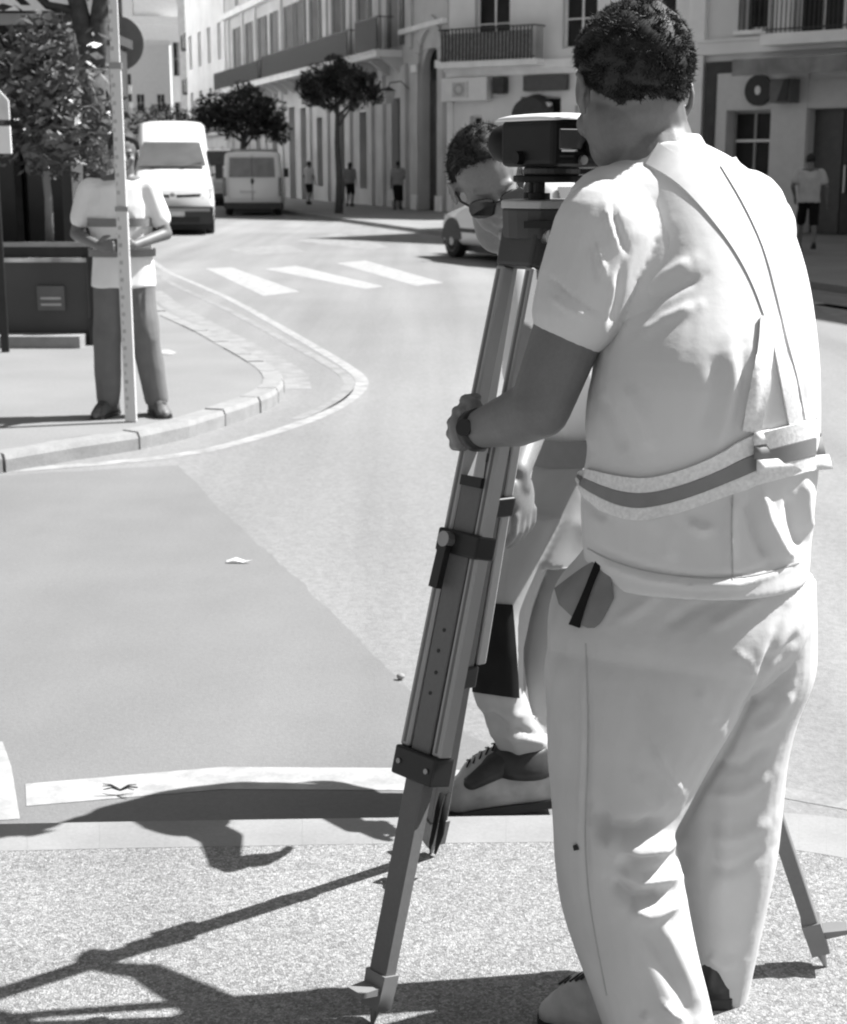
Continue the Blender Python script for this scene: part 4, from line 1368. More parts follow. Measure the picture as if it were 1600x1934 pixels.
def generic_person(name, label, loc, rotz, H, J, st, voxel=.012, group=None):
    """small figure in local axes: faces -y, z up; J joints, st style"""
    t = thing(name, label, 'person', loc, rotz, group)
    s = H / 1.75
    V = lambda *a: Vector(a) * s
    D = dict(headf=(0, -1, -.08), headup=(0, 0, 1), head=(0, -.01, 1.60), neck=(0, .02, 1.47),
             shl=(.185, .02, 1.42), shr=(-.185, .02, 1.42), ell=(.24, .03, 1.14), elr=(-.24, .03, 1.14), wrl=(.24, -.06, .90), wrr=(-.24, -.06, .90),
             hdl=(0, -.1, -1), hdr=(0, -.1, -1), hipl=(.09, .01, .92), hipr=(-.09, .01, .92), knl=(.11, -.01, .50), knr=(-.11, -.01, .50), anl=(.12, .03, .09), anr=(-.12, .03, .09),
             footl=(.15, -1), footr=(-.15, -1))
    D.update(J)
    g = {k: (V(*v) if len(v) == 3 and k not in ('headf', 'headup', 'hdl', 'hdr') else v) for k, v in D.items()}
    g['anl'], g['anr'] = V(*D['anl']), V(*D['anr'])
    zero = bpy.data.objects.new('z', None)
    mb = MB()
    head_blob(mb, g['head'], g['headf'], g['headup'], s)
    mb.cap(g['neck'], .055 * s, g['head'] - V(0, -.02, .06), .052 * s)
    mb.ell((g['shl'] + g['shr']) / 2 - V(0, 0, .12), (.16 * s, 0, 0), (0, .10 * s, 0), (0, 0, .20 * s))
    mb.ell((g['hipl'] + g['hipr']) / 2 + V(0, 0, .1), (.15 * s, 0, 0), (0, .10 * s, 0), (0, 0, .20 * s))
    for k, sx in (('l', 1), ('r', -1)):
        mb.chain([g['sh' + k], g['el' + k], g['wr' + k]], [.05 * s, .040 * s, .027 * s], 12)
        mb.cap(g['neck'] - V(0, 0, .03), .05 * s, g['sh' + k], .05 * s)
        relaxed_hand(mb, g['wr' + k], g['hd' + k], st.get('side' + k, (-sx * .3, -1, 0)), s, st.get('curl', .45), 8)
        mb.chain([g['hip' + k], g['kn' + k], g['an' + k]], [.078 * s, .052 * s, .036 * s], 12)
        foot_blob(mb, g['an' + k], g['foot' + k], g['an' + k].z - .09 * s, s)
    b = unify(mb, 'body', st.get('skin', SKIN), None, voxel * .75, 2)
    b.parent = t
    # shirt
    sh = MB()
    w = st.get('w', 1.0)
    ch = (g['shl'] + g['shr']) / 2
    hp = (g['hipl'] + g['hipr']) / 2
    hem = st.get('hem', .84) * s
    rows = [(ch.z + .055 * s, .085, .06), (ch.z + .01 * s, .175, .095), (ch.z - .10 * s, .195 * w, .12), (ch.z - .26 * s, .185 * w, .125), (hp.z + .10 * s, .18 * w, .125), (hp.z, .19 * w, .13), (hem, .195 * w, .135)]
    rg = []
    for z, a, d_ in rows:
        k = (z - hp.z) / (ch.z - hp.z)
        c = hp.lerp(ch, max(0, min(1, k)))
        rg.append([(c.x + a * s * math.copysign(abs(math.cos(q)) ** .85, math.cos(q)), c.y + d_ * s * math.copysign(abs(math.sin(q)) ** .85, math.sin(q)), z) for q in [2 * PI * i / 24 for i in range(24)]])
    sh.rings(rg)
    for k in 'lr':
        e = g['sh' + k].lerp(g['el' + k], st.get('sleeve', .62))
        sh.cap(g['sh' + k] , .068 * s, e, .066 * s * st.get('slw', 1), 14)
        sh.cap(ch + V(0, 0, -.01), .075 * s, g['sh' + k], .066 * s, 14)
    o = unify(sh, 'shirt', st.get('shirt', CLOTH), None, voxel, 3, fold=.010 * s, fold_scale=7 / s)
    o.parent = t
    # trousers or skirt
    tr = MB()
    tl_ = st.get('tlen', .97)
    tr.ell(hp + V(0, 0, .02), (.165 * s, 0, 0), (0, .12 * s, 0), (0, 0, .13 * s))
    if st.get('skirt'):
        zz = st['skirt'] * s
        tr.rings([[(hp.x + a * s * math.cos(q), hp.y + a * .75 * s * math.sin(q), z) for q in [2 * PI * i / 20 for i in range(20)]] for z, a in ((hp.z + .08 * s, .15), (hp.z - .1 * s, .19), (zz, .20))])
    else:
        for k in 'lr':
            A, Bk, Ck = g['hip' + k], g['kn' + k], g['an' + k]
            if tl_ < .6:
                tr.cap(A, .096 * s, A.lerp(Bk, tl_ / .5 if tl_ < .5 else 1), .086 * s)
            else:
                tr.chain([A, Bk, Bk.lerp(Ck, (tl_ - .5) * 2)], [.096 * s, .075 * s * st.get('lw', 1), .062 * s * st.get('lw', 1)])
    o = unify(tr, 'skirt' if st.get('skirt') else 'trousers', st.get('trousers', TROUSER_D), None, voxel, 3, fold=.008 * s, fold_scale=8 / s, seed=3)
    o.parent = t
    for k in 'lr':
        a = g['an' + k].copy()
        tmp = bpy.data.objects.new('x', None)
        so = shoe('shoe', tmp, a, g['foot' + k], a.z - .09 * s, s, st.get('shoe', LEATHER), L=.28 * s, W=.10 * s)
        so.parent = t
        bpy.data.objects.remove(tmp)
    tmp = bpy.data.objects.new('x', None)
    hs = hair_shell('hair', tmp, g['head'], g['headf'], g['headup'], s, grow=st.get('hgrow', .012))
    if st.get('long_hair'):
        hl = MB().ell(g['head'] + V(0, .07, -.08), (.075 * s, 0, 0), (0, .04 * s, 0), (0, 0, .14 * s))
        l2 = hl.build('long_hair', HAIR, t, True)
    hs.parent = t
    bpy.data.objects.remove(tmp)
    f, r, u_ = frame(g['headf'], g['headup'])
    for sx in (-1, 1):
        MB().sph(g['head'] + (r * sx * .031 + f * .079 + u_ * -.006) * s, .011 * s, 10, 8).build('eye', mat('eye_dark', .05, .2), t, True)
    return t, g, s


# --- rodman with the levelling staff
ankl = G(197, 787)
rodman_loc = Vector((G(246, 786).x, G(246, 786).y + .02, 0))
rm, rg_, rs_ = generic_person('person', 'man in white vest and dark trousers holding a tall levelling staff upright', rodman_loc, math.radians(3), 1.72,
    dict(head=(.03, -.02, 1.60), headf=(.15, -1, -.15), neck=(.01, .02, 1.47), shl=(.165, .02, 1.385), shr=(-.195, .02, 1.385), ell=(.26, .0, 1.12), elr=(-.28, .0, 1.12), wrl=(.09, -.20, 1.06), wrr=(-.12, -.20, 1.06),
         hdl=(-.8, -.25, .0), hdr=(.8, -.25, .0), hipl=(.075, .01, .90), hipr=(-.095, .01, .90), knl=(.115, -.02, .49), knr=(-.125, .0, .49), anl=(.165, .01, .09), anr=(-.135, .0, .09), footl=(.45, -1), footr=(-.35, -1)),
    dict(shirt=mat('bright_white_vest', .78, .9, .03, 8, spec=.1), trousers=TROUSER_D, hgrow=.018, hem=.80, w=1.0, sleeve=.66, slw=.95, lw=1.2, sidel=(0, -.2, 1), sider=(0, -.2, 1), curl=.7, shoe=mat('brown_shoe', .09, .6)), voxel=.009)
bb = MB()
s_ = rs_
for z0_, z1_, mm, nm in ((1.165, 1.215, BAND_G, 'reflective_or_shade_band'), (.985, 1.03, BAND_G, 'reflective_or_shade_band')):  # upper band is reflective; lower one paints the shadow under the arms
    rr_ = []
    for z in (z0_, z1_):
        rr_.append([(-.01 + .203 * s_ * math.copysign(abs(math.cos(q)) ** .85, math.cos(q)), .015 + .143 * s_ * math.copysign(abs(math.sin(q)) ** .85, math.sin(q)), z * s_) for q in [2 * PI * i / 32 for i in range(32)]])
    MB().rings(rr_, cap=False).build(nm, mm, rm, True)

sf0 = G(248, 797)
STAFFM = mat('levelling_staff_paint', .62, .5, .05, 4)
sf = thing('levelling_staff', 'tall pale levelling staff standing upright on the island kerb in front of the rodman', 'staff', sf0 + Vector((0, 0, .004)))
MB().box(-.033, .033, -.018, .018, 0, 1.25).build('lower_section', STAFFM, sf)
MB().box(-.029, .029, -.014, .014, 1.2501, 2.05).build('middle_section', STAFFM, sf)
MB().box(-.025, .025, -.011, .011, 2.0501, 3.9).build('upper_section', STAFFM, sf)
MB().box(-.037, .037, -.022, .022, 1.235, 1.262).box(-.035, .035, -.02, .02, 2.03, 2.065).build('section_clamp', mat('grey_metal', .3, .4, metal=.5), sf)
marks = MB()
GM = mat('staff_graduation', .40, .6)
for i in range(70):
    z = .08 + i * .05
    w_ = .02 if i % 2 else .009
    y_ = -.0183 if z < 1.22 else (-.0143 if z < 2.0 else -.0113)
    if 1.2 < z < 1.29 or 1.99 < z < 2.1: continue
    marks.box(-.024, -.024 + w_, y_ - .0004, y_, z, z + .022)
tag(marks.build('graduation', GM, sf), kind='stuff')

# --- distant walkers
generic_person('person', 'person in white top and dark shorts walking along the long facade nearest the grey van', G(585, 387), 2.6, 1.66,
               dict(knl=(.12, -.14, .50), anl=(.12, -.12, .09), knr=(-.1, .04, .5), anr=(-.1, .22, .14), wrl=(.22, -.22, .98)), dict(shirt=CLOTH, trousers=BLACKCLOTH, tlen=.42, hgrow=.022), voxel=.018, group=None)
generic_person('person', 'dark haired woman in grey top beside the street tree trunk', G(662, 390), 2.9, 1.62,
               dict(knl=(.10, -.08, .50), anr=(-.1, .12, .1)), dict(shirt=mat('grey_top', .22, .9), trousers=BLACKCLOTH, tlen=.45, hem=.9, hgrow=.02, long_hair=True), voxel=.018)
generic_person('person', 'stout person in grey top and long dark skirt carrying a white bag', G(752, 396), 3.0, 1.66,
               dict(wrr=(.26, .0, .86), wrl=(.27, -.05, .86)), dict(shirt=mat('mid_grey_top', .28, .9), w=1.15, trousers=BLACKCLOTH, skirt=.33, hem=.88), voxel=.018)
bgp = G(737, 396)
bag = thing('shopping_bag', 'white shopping bag hanging at the side of the person in the long dark skirt', 'bag', bgp + Vector((.02, -.05, .32)))
MB().rings([[(-.14, -.05, 0), (.12, -.05, 0), (.12, .05, 0), (-.14, .05, 0)], [(-.10, -.03, .34), (.08, -.03, .34), (.08, .03, .34), (-.10, .03, .34)]]).build('bag_body', WHITE, bag)
MB().path([(-.06, 0, .34), (-.01, 0, .50), (.05, 0, .34)], .008, 6).build('handle', WHITE, bag)
# walking man on the right
wm, _, _ = generic_person('person', 'man in pale shirt and dark shorts striding past the shop door on the right', G(1522, 477), math.radians(168), 1.72,
               dict(head=(0, -.05, 1.60), headf=(.1, -1, -.2), shl=(.2, -.01, 1.40), shr=(-.2, -.01, 1.40), ell=(.29, .05, 1.16), elr=(-.30, .06, 1.14), wrl=(.24, -.1, .98), wrr=(-.31, .02, .90),
                    knl=(.11, -.20, .52), anl=(.12, -.16, .10), knr=(-.11, .02, .50), anr=(-.12, .28, .17), footr=(0, -1)),
               dict(shirt=mat('pale_shirt', .5, .9), trousers=BLACKCLOTH, tlen=.46, hem=.88, w=1.08, shoe=BLACK), voxel=.014)

# ------------------------------------------------------------------ tripod
HC = Vector((0.222, 2.74, 0))
plate_z = P(1010, 378, 2.70).z
TW = mat('grey_tripod_leg', .135, .55, .10, 3, bump=.0004, bscale=60, speck=.06, speck_scale=120)
TWL = mat('pale_tripod_rail', .34, .4, .06, 5, spec=.6)
TBLK = mat('black_clamp', .014, .4, .2, 10)
STEEL = mat('steel', .3, .35, .1, 10, metal=.7)
footA, footB, footC = G(703, 1936), G(814, 1612), G(1560, 1826)
TP = thing('tripod', 'surveying tripod with grey extending legs and black clamps standing on the near pavement', 'tripod', (HC.x, HC.y, 0))


def T_(v):
    return Vector(v) - Vector((HC.x, HC.y, 0))

hub_z = plate_z - .075
# head: plate, block, hinge cheeks
pts = []
for k in range(3):
    a = math.radians(-132 + 120 * k)
    for da in (-28, -14, 0, 14, 28):
        pts.append((.092 * math.cos(a + math.radians(da)), .092 * math.sin(a + math.radians(da))))
pl_ = MB().rings([[(x, y, plate_z - .014) for x, y in pts], [(x, y, plate_z) for x, y in pts]]).build('head_plate', mat('worn_metal', .42, .45, .1, 14, metal=.3), TP)
bevelled(pl_, .003)
hb_ = MB().rings([[(x * .95, y * .95, plate_z - .066) for x, y in pts], [(x * .98, y * .98, plate_z - .0141) for x, y in pts]]).build('head_block', mat('dark_grey_cast_metal', .055, .5, .15, 12, bump=.0006, bscale=90), TP)
bevelled(hb_, .004)
MB().box(-.05, .05, -.094, -.088, plate_z - .046, plate_z - .034).build('block_slot', BLACK, hb_)


def leg(foot, rails=True, t_top=.0, side_lever=1, big=True):
    fo = Vector(foot)
    ra = Vector((fo.x - HC.x, fo.y - HC.y, 0)).normalized()
    top = Vector((HC.x, HC.y, hub_z)) + ra * .062
    tip = fo + Vector((0, 0, .0))
    ax = (tip - top)
    L = ax.length
    a = ax / L
    tan = Vector((0, 0, 1)).cross(ra).normalized()
    dep = a.cross(tan).normalized()
    if dep.dot(ra) < 0: dep = -dep
    Q = lambda t, w=0, d=0: T_(top + a * (t * L) + tan * w + dep * d)
    # hinge block
    h = MB().bar(Q(-.045), Q(.03), tan, .088, .044, .084, .040).build('leg_hinge', MATS['dark_grey_cast_metal'], TP)
    bevelled(h, .006)
    MB().tube(Q(-.01, -.056), Q(-.01, .056), .012, n=12).build('hinge_bolt', STEEL, h)
    lo = MB()
    root = MB().bar(Q(.30), Q(.955), tan, .050, .030, .042, .028).build('lower_leg', TW, TP)
    bevelled(root, .002, 1)
    for sx in (-1, 1):
        r = MB().bar(Q(.03, sx * .0345), Q(.645, sx * .040), tan, .020, .030, .022, .032).build('leg_rail', TWL, TP)
        bevelled(r, .003, 1)
        MB().bar(Q(.035, sx * .0345, .0155), Q(.64, sx * .040, .0165), tan, .005, .0012).build('rail_groove', TW, r)
    # upper cross piece, clamps
    c0 = MB().bar(Q(.295, .004, .004), Q(.308, .004, .004), tan, .050, .040).build('end_stop', TBLK, TP)
    c1 = MB().bar(Q(.365), Q(.395), tan, .100, .050).build('upper_clamp', TBLK, TP)
    bevelled(c1, .004)
    MB().bar(Q(.385, -.018 * side_lever, .034), Q(.44, -.022 * side_lever, .034), tan, .020, .014).build('clamp_lever', TBLK, c1)
    MB().tube(Q(.378, -.018 * side_lever, .02), Q(.378, -.018 * side_lever, .042), .014, n=14).build('clamp_screw', STEEL, c1)
    c2 = MB().bar(Q(.645), Q(.682), tan, .102 if big else .066, .052 if big else .040).build('lower_clamp', TBLK, TP)
    bevelled(c2, .004)
    for dd in ((-.035, .035) if big else ()):
        MB().tube(Q(.664, dd, .026), Q(.664, dd, .029), .005, n=8).build('rivet', STEEL, c2)
    # scale holes and foot
    for k in range(4):
        t = .49 + k * .027
        MB().tube(Q(t, .002 * (-1) ** k, .0142), Q(t, .002 * (-1) ** k, .0158), .0036, n=10).build('adjust_mark', TBLK, root)
    sh = MB().bar(Q(.93), Q(.975), tan, .050, .036, .044, .034).build('foot_shoe', mat('foot_metal', .2, .5, .1, 10), TP)
    MB().tube(Q(.972), Q(1.0), .012, .003, 10).build('spike', STEEL, sh)
    MB().rings([[Q(.945, -.02, .018), Q(.945, .02, .018), Q(.955, .02, .018), Q(.955, -.02, .018)], [Q(.950, -.018, .062), Q(.950, .018, .062), Q(.956, .018, .062), Q(.956, -.018, .062)]]).build('foot_step', MATS['foot_metal'], sh)
    return top, tip, a, tan, dep, L

legA = leg(footA)
legB = leg(footB, big=False)
legC = leg(footC)
# strap hanging near the second leg
strap = []
sq = P(838, 1505, 3.08)
tb_ = thing('strap', 'dark webbing strap hanging from the rear tripod leg beside the boot', 'strap', (sq.x, sq.y, 0))
def S_(px, py, Y): 
    return P(px, py, Y) - Vector((sq.x, sq.y, 0))
MB().path([S_(848, 1496, 3.05), S_(835, 1500, 3.03), S_(828, 1525, 3.02), S_(822, 1560, 3.02), S_(815, 1590, 3.03), S_(812, 1602, 3.04)], [.004, .006, .006, .006, .005, .003], 6).path([S_(848, 1496, 3.05), S_(840, 1530, 3.0), S_(832, 1575, 3.0), S_(822, 1612, 3.02)], [.005, .007, .008, .003], 6).build('webbing', BLACKCLOTH, tb_, True)

# ------------------------------------------------------------------ level on the tripod
sight = Vector((sf0.x - HC.x, sf0.y - HC.y, 0)).normalized()
lv_rz = math.atan2(-sight.x, sight.y) + math.radians(14)
LV = thing('surveying_level', 'black surveying level with pale top cover mounted on the tripod head', 'instrument', (HC.x + .005, HC.y + .01, plate_z), lv_rz)
LB = mat('level_black', .009, .5, .3, 14, spec=.22)
LWH = mat('level_pale_cover', .78, .35, .03, 5)
# local: +y looks along the sight, x right
for k in range(3):
    a = math.radians(90 + 120 * k)
    c = Vector((.052 * math.cos(a), .052 * math.sin(a), 0))
    MB().tube(c + Vector((0, 0, .001)), c + Vector((0, 0, .012)), .019, n=18).tube(c + Vector((0, 0, .0121)), c + Vector((0, 0, .03)), .010, n=12).build('levelling_screw', LB, LV)
bevelled(MB().tube((0, 0, .0301), (0, 0, .042), .068, n=28).build('base_plate', LB, LV), .003)
bevelled(MB().tube((0, 0, .0421), (0, 0, .056), .050, n=28).build('horizontal_circle', mat('dark_circle_ring', .05, .4, .1, 9), LV), .003)


def rbox(x0, x1, y0, y1, z0, z1, name, m, parent, w=.012, seg=3):
    o_ = MB().box(x0, x1, y0, y1, z0, z1).build(name, m, parent, False)
    return bevelled(o_, w, seg)

rbox(-.060, .060, -.087, .077, .0561, .137, 'housing', LB, LV)
cv = MB()
cvr = []
for i in range(15):
    t = -1 + 2 * i / 14
    y = .002 + .092 * t
    kx = (1 - abs(t) ** 5 * .16)
    kz = (1 - abs(t) ** 4 * .45)
    cvr.append([(x * kx, y, .134 + z * kz * .62) for x, z in ((-.068, 0), (-.069, .006), (-.064, .014), (-.050, .019), (-.025, .0225), (0, .0235), (.025, .0225), (.050, .019), (.064, .014), (.069, .006), (.068, 0), (.05, .0035), (-.05, .0035))])
cv.rings(cvr)
cv.build('top_cover', LWH, LV, True)
# telescope: objective in front, eyepiece behind
ob = MB().rings([[(r * math.cos(q), y, .098 + r * math.sin(q)) for q in [2 * PI * i / 28 for i in range(28)]] for y, r in ((.074, .026), (.10, .027), (.101, .032), (.150, .034), (.158, .031))]).build('objective', LB, LV, True)
MB().tube((0, .1581, .098), (0, .159, .098), .025, n=24).build('lens', CGLASS, ob)
ey = MB().rings([[(.022 + r * math.cos(q), y, .092 + r * math.sin(q)) for q in [2 * PI * i / 22 for i in range(22)]] for y, r in ((-.084, .018), (-.105, .018), (-.106, .014), (-.122, .013), (-.123, .018), (-.136, .019))]).build('eyepiece', LB, LV, True)
MB().rings([[(.022 + r * math.cos(q), y, .092 + r * math.sin(q)) for q in [2 * PI * i / 22 for i in range(22)]] for y, r in ((-.108, .0155), (-.116, .0155))]).build('eyepiece_ring', LWH, ey, True)
# focus knob on the side, keypad, display and label on the back
MB().tube((.0581, -.01, .095), (.082, -.01, .095), .022, .020, 22).build('focus_knob', LB, LV)
MB().tube((-.0581, .01, .072), (-.072, .01, .072), .012, .011, 16).build('slow_motion_knob', LB, LV)
MB().tube((.0, -.0851, .068), (0, -.094, .068), .008, n=14).build('round_button', STEEL, LV)
dsp = rbox(-.050, -.002, -.0895, -.0852, .086, .120, 'display', mat('dark_display', .03, .15, .1, 4, spec=.7), LV, .0015, 1)
MB().box(-.046, -.012, -.0905, -.0896, .082, .0855).build('label_strip', TWL, LV)
rbox(.004, .016, -.088, -.0852, .112, .120, 'button', mat('dull_button', .08, .5), LV, .001, 1)
rbox(.028, .052, -.089, -.0852, .118, .124, 'small_label', mat('dull_label', .2, .5), LV, .001, 1)
# peep sight and circular bubble on the cover
MB().tube((.05, -.05, .1), (.078, -.05, .1), .004, n=8).build('bubble_arm', LB, LV)
MB().tube((.078, -.05, .088), (.078, -.05, .104), .013, n=16).build('circular_bubble', STEEL, LV)

# ------------------------------------------------------------------ second man, bending behind the tripod
def P2(px, py, Y):
    return P(px, py, Y * (1.0667 + .04 * max(0, min(1, (1350 - py) / 500)) + .055 * max(0, min(1, (880 - py) / 300))))


PF = P2
M2 = thing('person', 'man in dark sunglasses and black knee patches bending behind the tripod', 'person', (.28, 3.6, -.1))
ho = P2(922, 340, 3.12)
hf = Vector((.16, -.86, -.40))
hu = Vector((-.26, -.40, .90))
b2 = MB()
q2, r2, u2, f2 = head_blob(b2, ho, hf, hu, 1.0)
sh_l, sh_r = P2(1002, 545, 3.16), P2(1110, 470, 3.28)
nk2 = P2(985, 470, 3.28)
b2.cap(ho + Vector((.02, .07, -.07)), .052, nk2, .06)
b2.cap(nk2, .06, sh_l.lerp(sh_r, .5) + Vector((0, .05, -.05)), .08)
hp2 = P2(1085, 980, 3.42)
b2.chain([sh_l.lerp(sh_r, .5) + Vector((0, .05, -.08)), hp2], [.085, .08])
el_l, wr_l = P2(1010, 790, 3.04), P2(978, 890, 2.96)
b2.chain([sh_l, el_l, wr_l], [.05, .040, .029])
el_r, wr_r = P2(1175, 700, 3.22), P2(1170, 900, 3.12)
b2.chain([sh_r, el_r, wr_r], [.05, .040, .028])
relaxed_hand(b2, wr_r, (0, -.2, -1), (.5, -.8, 0), 1.05, .5)
relaxed_hand(b2, wr_l, Vector((.03, -.03, -1)) + Vector((.13, 0, 0)), (-.55, -.75, 0), 1.15, .42, 10, .06)
k_l, a_l = P2(950, 1215, 3.22), P2(985, 1418, 3.36)
b2.chain([hp2 + Vector((-.10, -.04, -.02)), k_l + Vector((0, .02, 0)), a_l], [.06, .045, .035])
k_r, a_r = P2(1022, 1280, 3.44), P2(1040, 1450, 3.52)
b2.chain([hp2 + Vector((.05, .02, -.02)), k_r, a_r], [.06, .04, .033])
unify(b2, 'body', SKIN_L, M2, .006, 2)
sh2 = MB()
rows = [(455, 950, 1040, 3.28, .05), (490, 945, 1130, 3.28, .13), (560, 950, 1160, 3.28, .18), (680, 975, 1180, 3.34, .19), (800, 1000, 1200, 3.38, .17), (905, 1012, 1215, 3.42, .15)]
rg = []
for py, xl, xr, Yc, hd in rows:
    l_, r_2 = P2(xl, py, Yc), P2(xr, py, Yc)
    c = (l_ + r_2) / 2
    w_ = (r_2.x - l_.x) / 2
    rg.append([(c.x + w_ * math.cos(q), c.y + hd * math.sin(q), c.z) for q in [2 * PI * i / 28 for i in range(28)]])
sh2.rings(rg)
sh2.chain([sh_l, sh_l.lerp(el_l, .62)], [.078, .070]).chain([sh_r, sh_r.lerp(el_r, .62)], [.078, .070])
s2 = unify(sh2, 'shirt', mat('second_white_shirt', .74, .9, .03, 8, spec=.1), M2, .008, 4, fold=.012, fold_scale=6)
# grey band round the waist of the vest
rb = []
for py, Yc in ((818, 3.37), (868, 3.40)):
    l_, r_2 = P2(1000, py, Yc), P2(1215, py - 26, Yc)
    c = (l_ + r_2) / 2
    w_ = (r_2.x - l_.x) / 2 + .025
    rb.append([(c.x + w_ * math.cos(q), c.y + .190 * math.sin(q), c.z + (r_2.z - l_.z) / 2 * math.cos(q)) for q in [2 * PI * i / 36 for i in range(36)]])
M2b = MB().rings(rb, cap=False)
M2b.v = [v - M2.location for v in M2b.v]
M2b.build('reflective_or_shade_band', BAND_G, M2, True)
t2 = MB()
rows = [(860, 1010, 1215, 3.36, .13), (960, 985, 1205, 3.33, .14), (1050, 962, 1180, 3.30, .14)]
rg = []
def ring_px(py, xl, xr, Yc, hd, n=28, pw=1.0):
    l_, r_2 = PF(xl, py, Yc), PF(xr, py, Yc)
    c = (l_ + r_2) / 2
    w_ = (r_2.x - l_.x) / 2
    cc_ = lambda v: math.copysign(abs(v) ** pw, v)
    return [(c.x + w_ * cc_(math.cos(q)), c.y + hd * cc_(math.sin(q)), c.z) for q in [2 * PI * i / n for i in range(n)]]
t2.rings([ring_px(*r) for r in rows])
t2.rings([ring_px(*r) for r in [(960, 965, 1080, 3.31, .12), (1050, 930, 1040, 3.29, .12), (1140, 893, 1006, 3.27, .11), (1220, 886, 990, 3.25, .10), (1300, 893, 990, 3.27, .095), (1360, 915, 1012, 3.31, .085), (1405, 935, 1045, 3.35, .075)]])
t2.rings([ring_px(*r) for r in [(960, 1020, 1210, 3.40, .12), (1100, 975, 1130, 3.40, .12), (1230, 962, 1070, 3.42, .10), (1330, 975, 1055, 3.45, .09), (1420, 1000, 1075, 3.5, .085)]])
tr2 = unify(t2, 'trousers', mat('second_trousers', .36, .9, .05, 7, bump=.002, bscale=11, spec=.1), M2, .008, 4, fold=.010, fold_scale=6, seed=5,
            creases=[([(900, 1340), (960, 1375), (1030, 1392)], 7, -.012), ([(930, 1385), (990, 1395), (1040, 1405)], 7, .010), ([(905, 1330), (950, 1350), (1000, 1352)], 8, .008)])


def srows(rows, k=4):
    """smooth interpolation between cross-section rows"""
    out = []
    n = len(rows)
    for i in range(n - 1):
        p0, p1, p2, p3 = rows[max(i - 1, 0)], rows[i], rows[i + 1], rows[min(i + 2, n - 1)]
        for j in range(k):
            t = j / k
            r = []
            for a, b, c, d in zip(p0, p1, p2, p3):
                m1, m2 = (c - a) / 2, (d - b) / 2
                r.append((2 * t ** 3 - 3 * t ** 2 + 1) * b + (t ** 3 - 2 * t ** 2 + t) * m1 + (3 * t ** 2 - 2 * t ** 3) * c + (t ** 3 - t ** 2) * m2)
            out.append(tuple(r))
    out.append(rows[-1])
    return out


def surf_bvh(o):
    me = o.data
    off = o.parent.location if o.parent else Vector((0, 0, 0))
    return BVHTree.FromPolygons([tuple(v.co + off) for v in me.vertices], [tuple(p.vertices) for p in me.polygons])


def drape(name, o, m, parent, rows_px, off=.004, th=.003, fallbackY=None):
    """patch lying on the surface of o. rows_px: list of rows of (px,py); the patch has a real thickness"""
    bv = surf_bvh(o)
    org = Vector((0, 0, CAMZ))
    base = parent.location if parent.parent is None else parent.parent.location
    n, k = len(rows_px), len(rows_px[0])
    top, bot = [], []
    last = fallbackY
    for row in rows_px:
        for (x, y) in row:
            d = ray(x, y).normalized()
            hit = bv.ray_cast(org, d)
            if hit[0] is not None:
                h, nn = hit[0], hit[1]
                if nn.dot(d) > 0: nn = -nn
                nn = (nn - d * .6).normalized()
                last = h.y
            else:
                h = P(x, y, last if last else 2.5)
                nn = Vector((0, -1, .2)).normalized()
            top.append(h + nn * (off + th) - base)
            bot.append(h + nn * off * .2 - base)
    N = n * k
    fs = []
    for i in range(n - 1):
        for j in range(k - 1):
            a, b, c, d = i * k + j, i * k + j + 1, (i + 1) * k + j + 1, (i + 1) * k + j
            fs.append((a, d, c, b))
            fs.append((N + a, N + b, N + c, N + d))
    edge = [j for j in range(k)] + [i * k + k - 1 for i in range(1, n)] + [(n - 1) * k + j for j in range(k - 2, -1, -1)] + [i * k for i in range(n - 2, 0, -1)]
    allv = top + bot
    for i in range(len(edge)):
        a, b = edge[i], edge[(i + 1) % len(edge)]
        q_ = len(allv)
        allv += [allv[a], allv[b], allv[N + b], allv[N + a]]
        fs.append((q_, q_ + 1, q_ + 2, q_ + 3))
    mb = MB()
    mb.v = allv
    mb.f = fs
    return mb.build(name, m, parent, True)


def band_rows(line_a, line_b, k=5, n=40):
    """rows between two px polylines"""
    def res(l):
        l = [Vector((p[0], p[1])) for p in l]
        for _ in range(2):
            q = [l[0]]
            for a, b in zip(l[:-1], l[1:]):
                q += [a * .75 + b * .25, a * .25 + b * .75]
            q.append(l[-1])
            l = q
        ac = [0]
        for a, b in zip(l[:-1], l[1:]):
            ac.append(ac[-1] + (b - a).length)
        out = []
        for i in range(n):
            s = ac[-1] * i / (n - 1)
            for j in range(len(ac) - 1):
                if ac[j + 1] >= s - 1e-9:
                    out.append(l[j].lerp(l[j + 1], (s - ac[j]) / max(1e-9, ac[j + 1] - ac[j])))
                    break
        return out
    A_, B_ = res(line_a), res(line_b)
    return [[tuple(a.lerp(b, j / (k - 1))) for j in range(k)] for a, b in zip(A_, B_)]

drape('knee_patch', tr2, BLACKCLOTH, M2, band_rows([(893, 1138), (968, 1142)], [(896, 1306), (978, 1318)], 14, 12), .004, .003, 3.5)
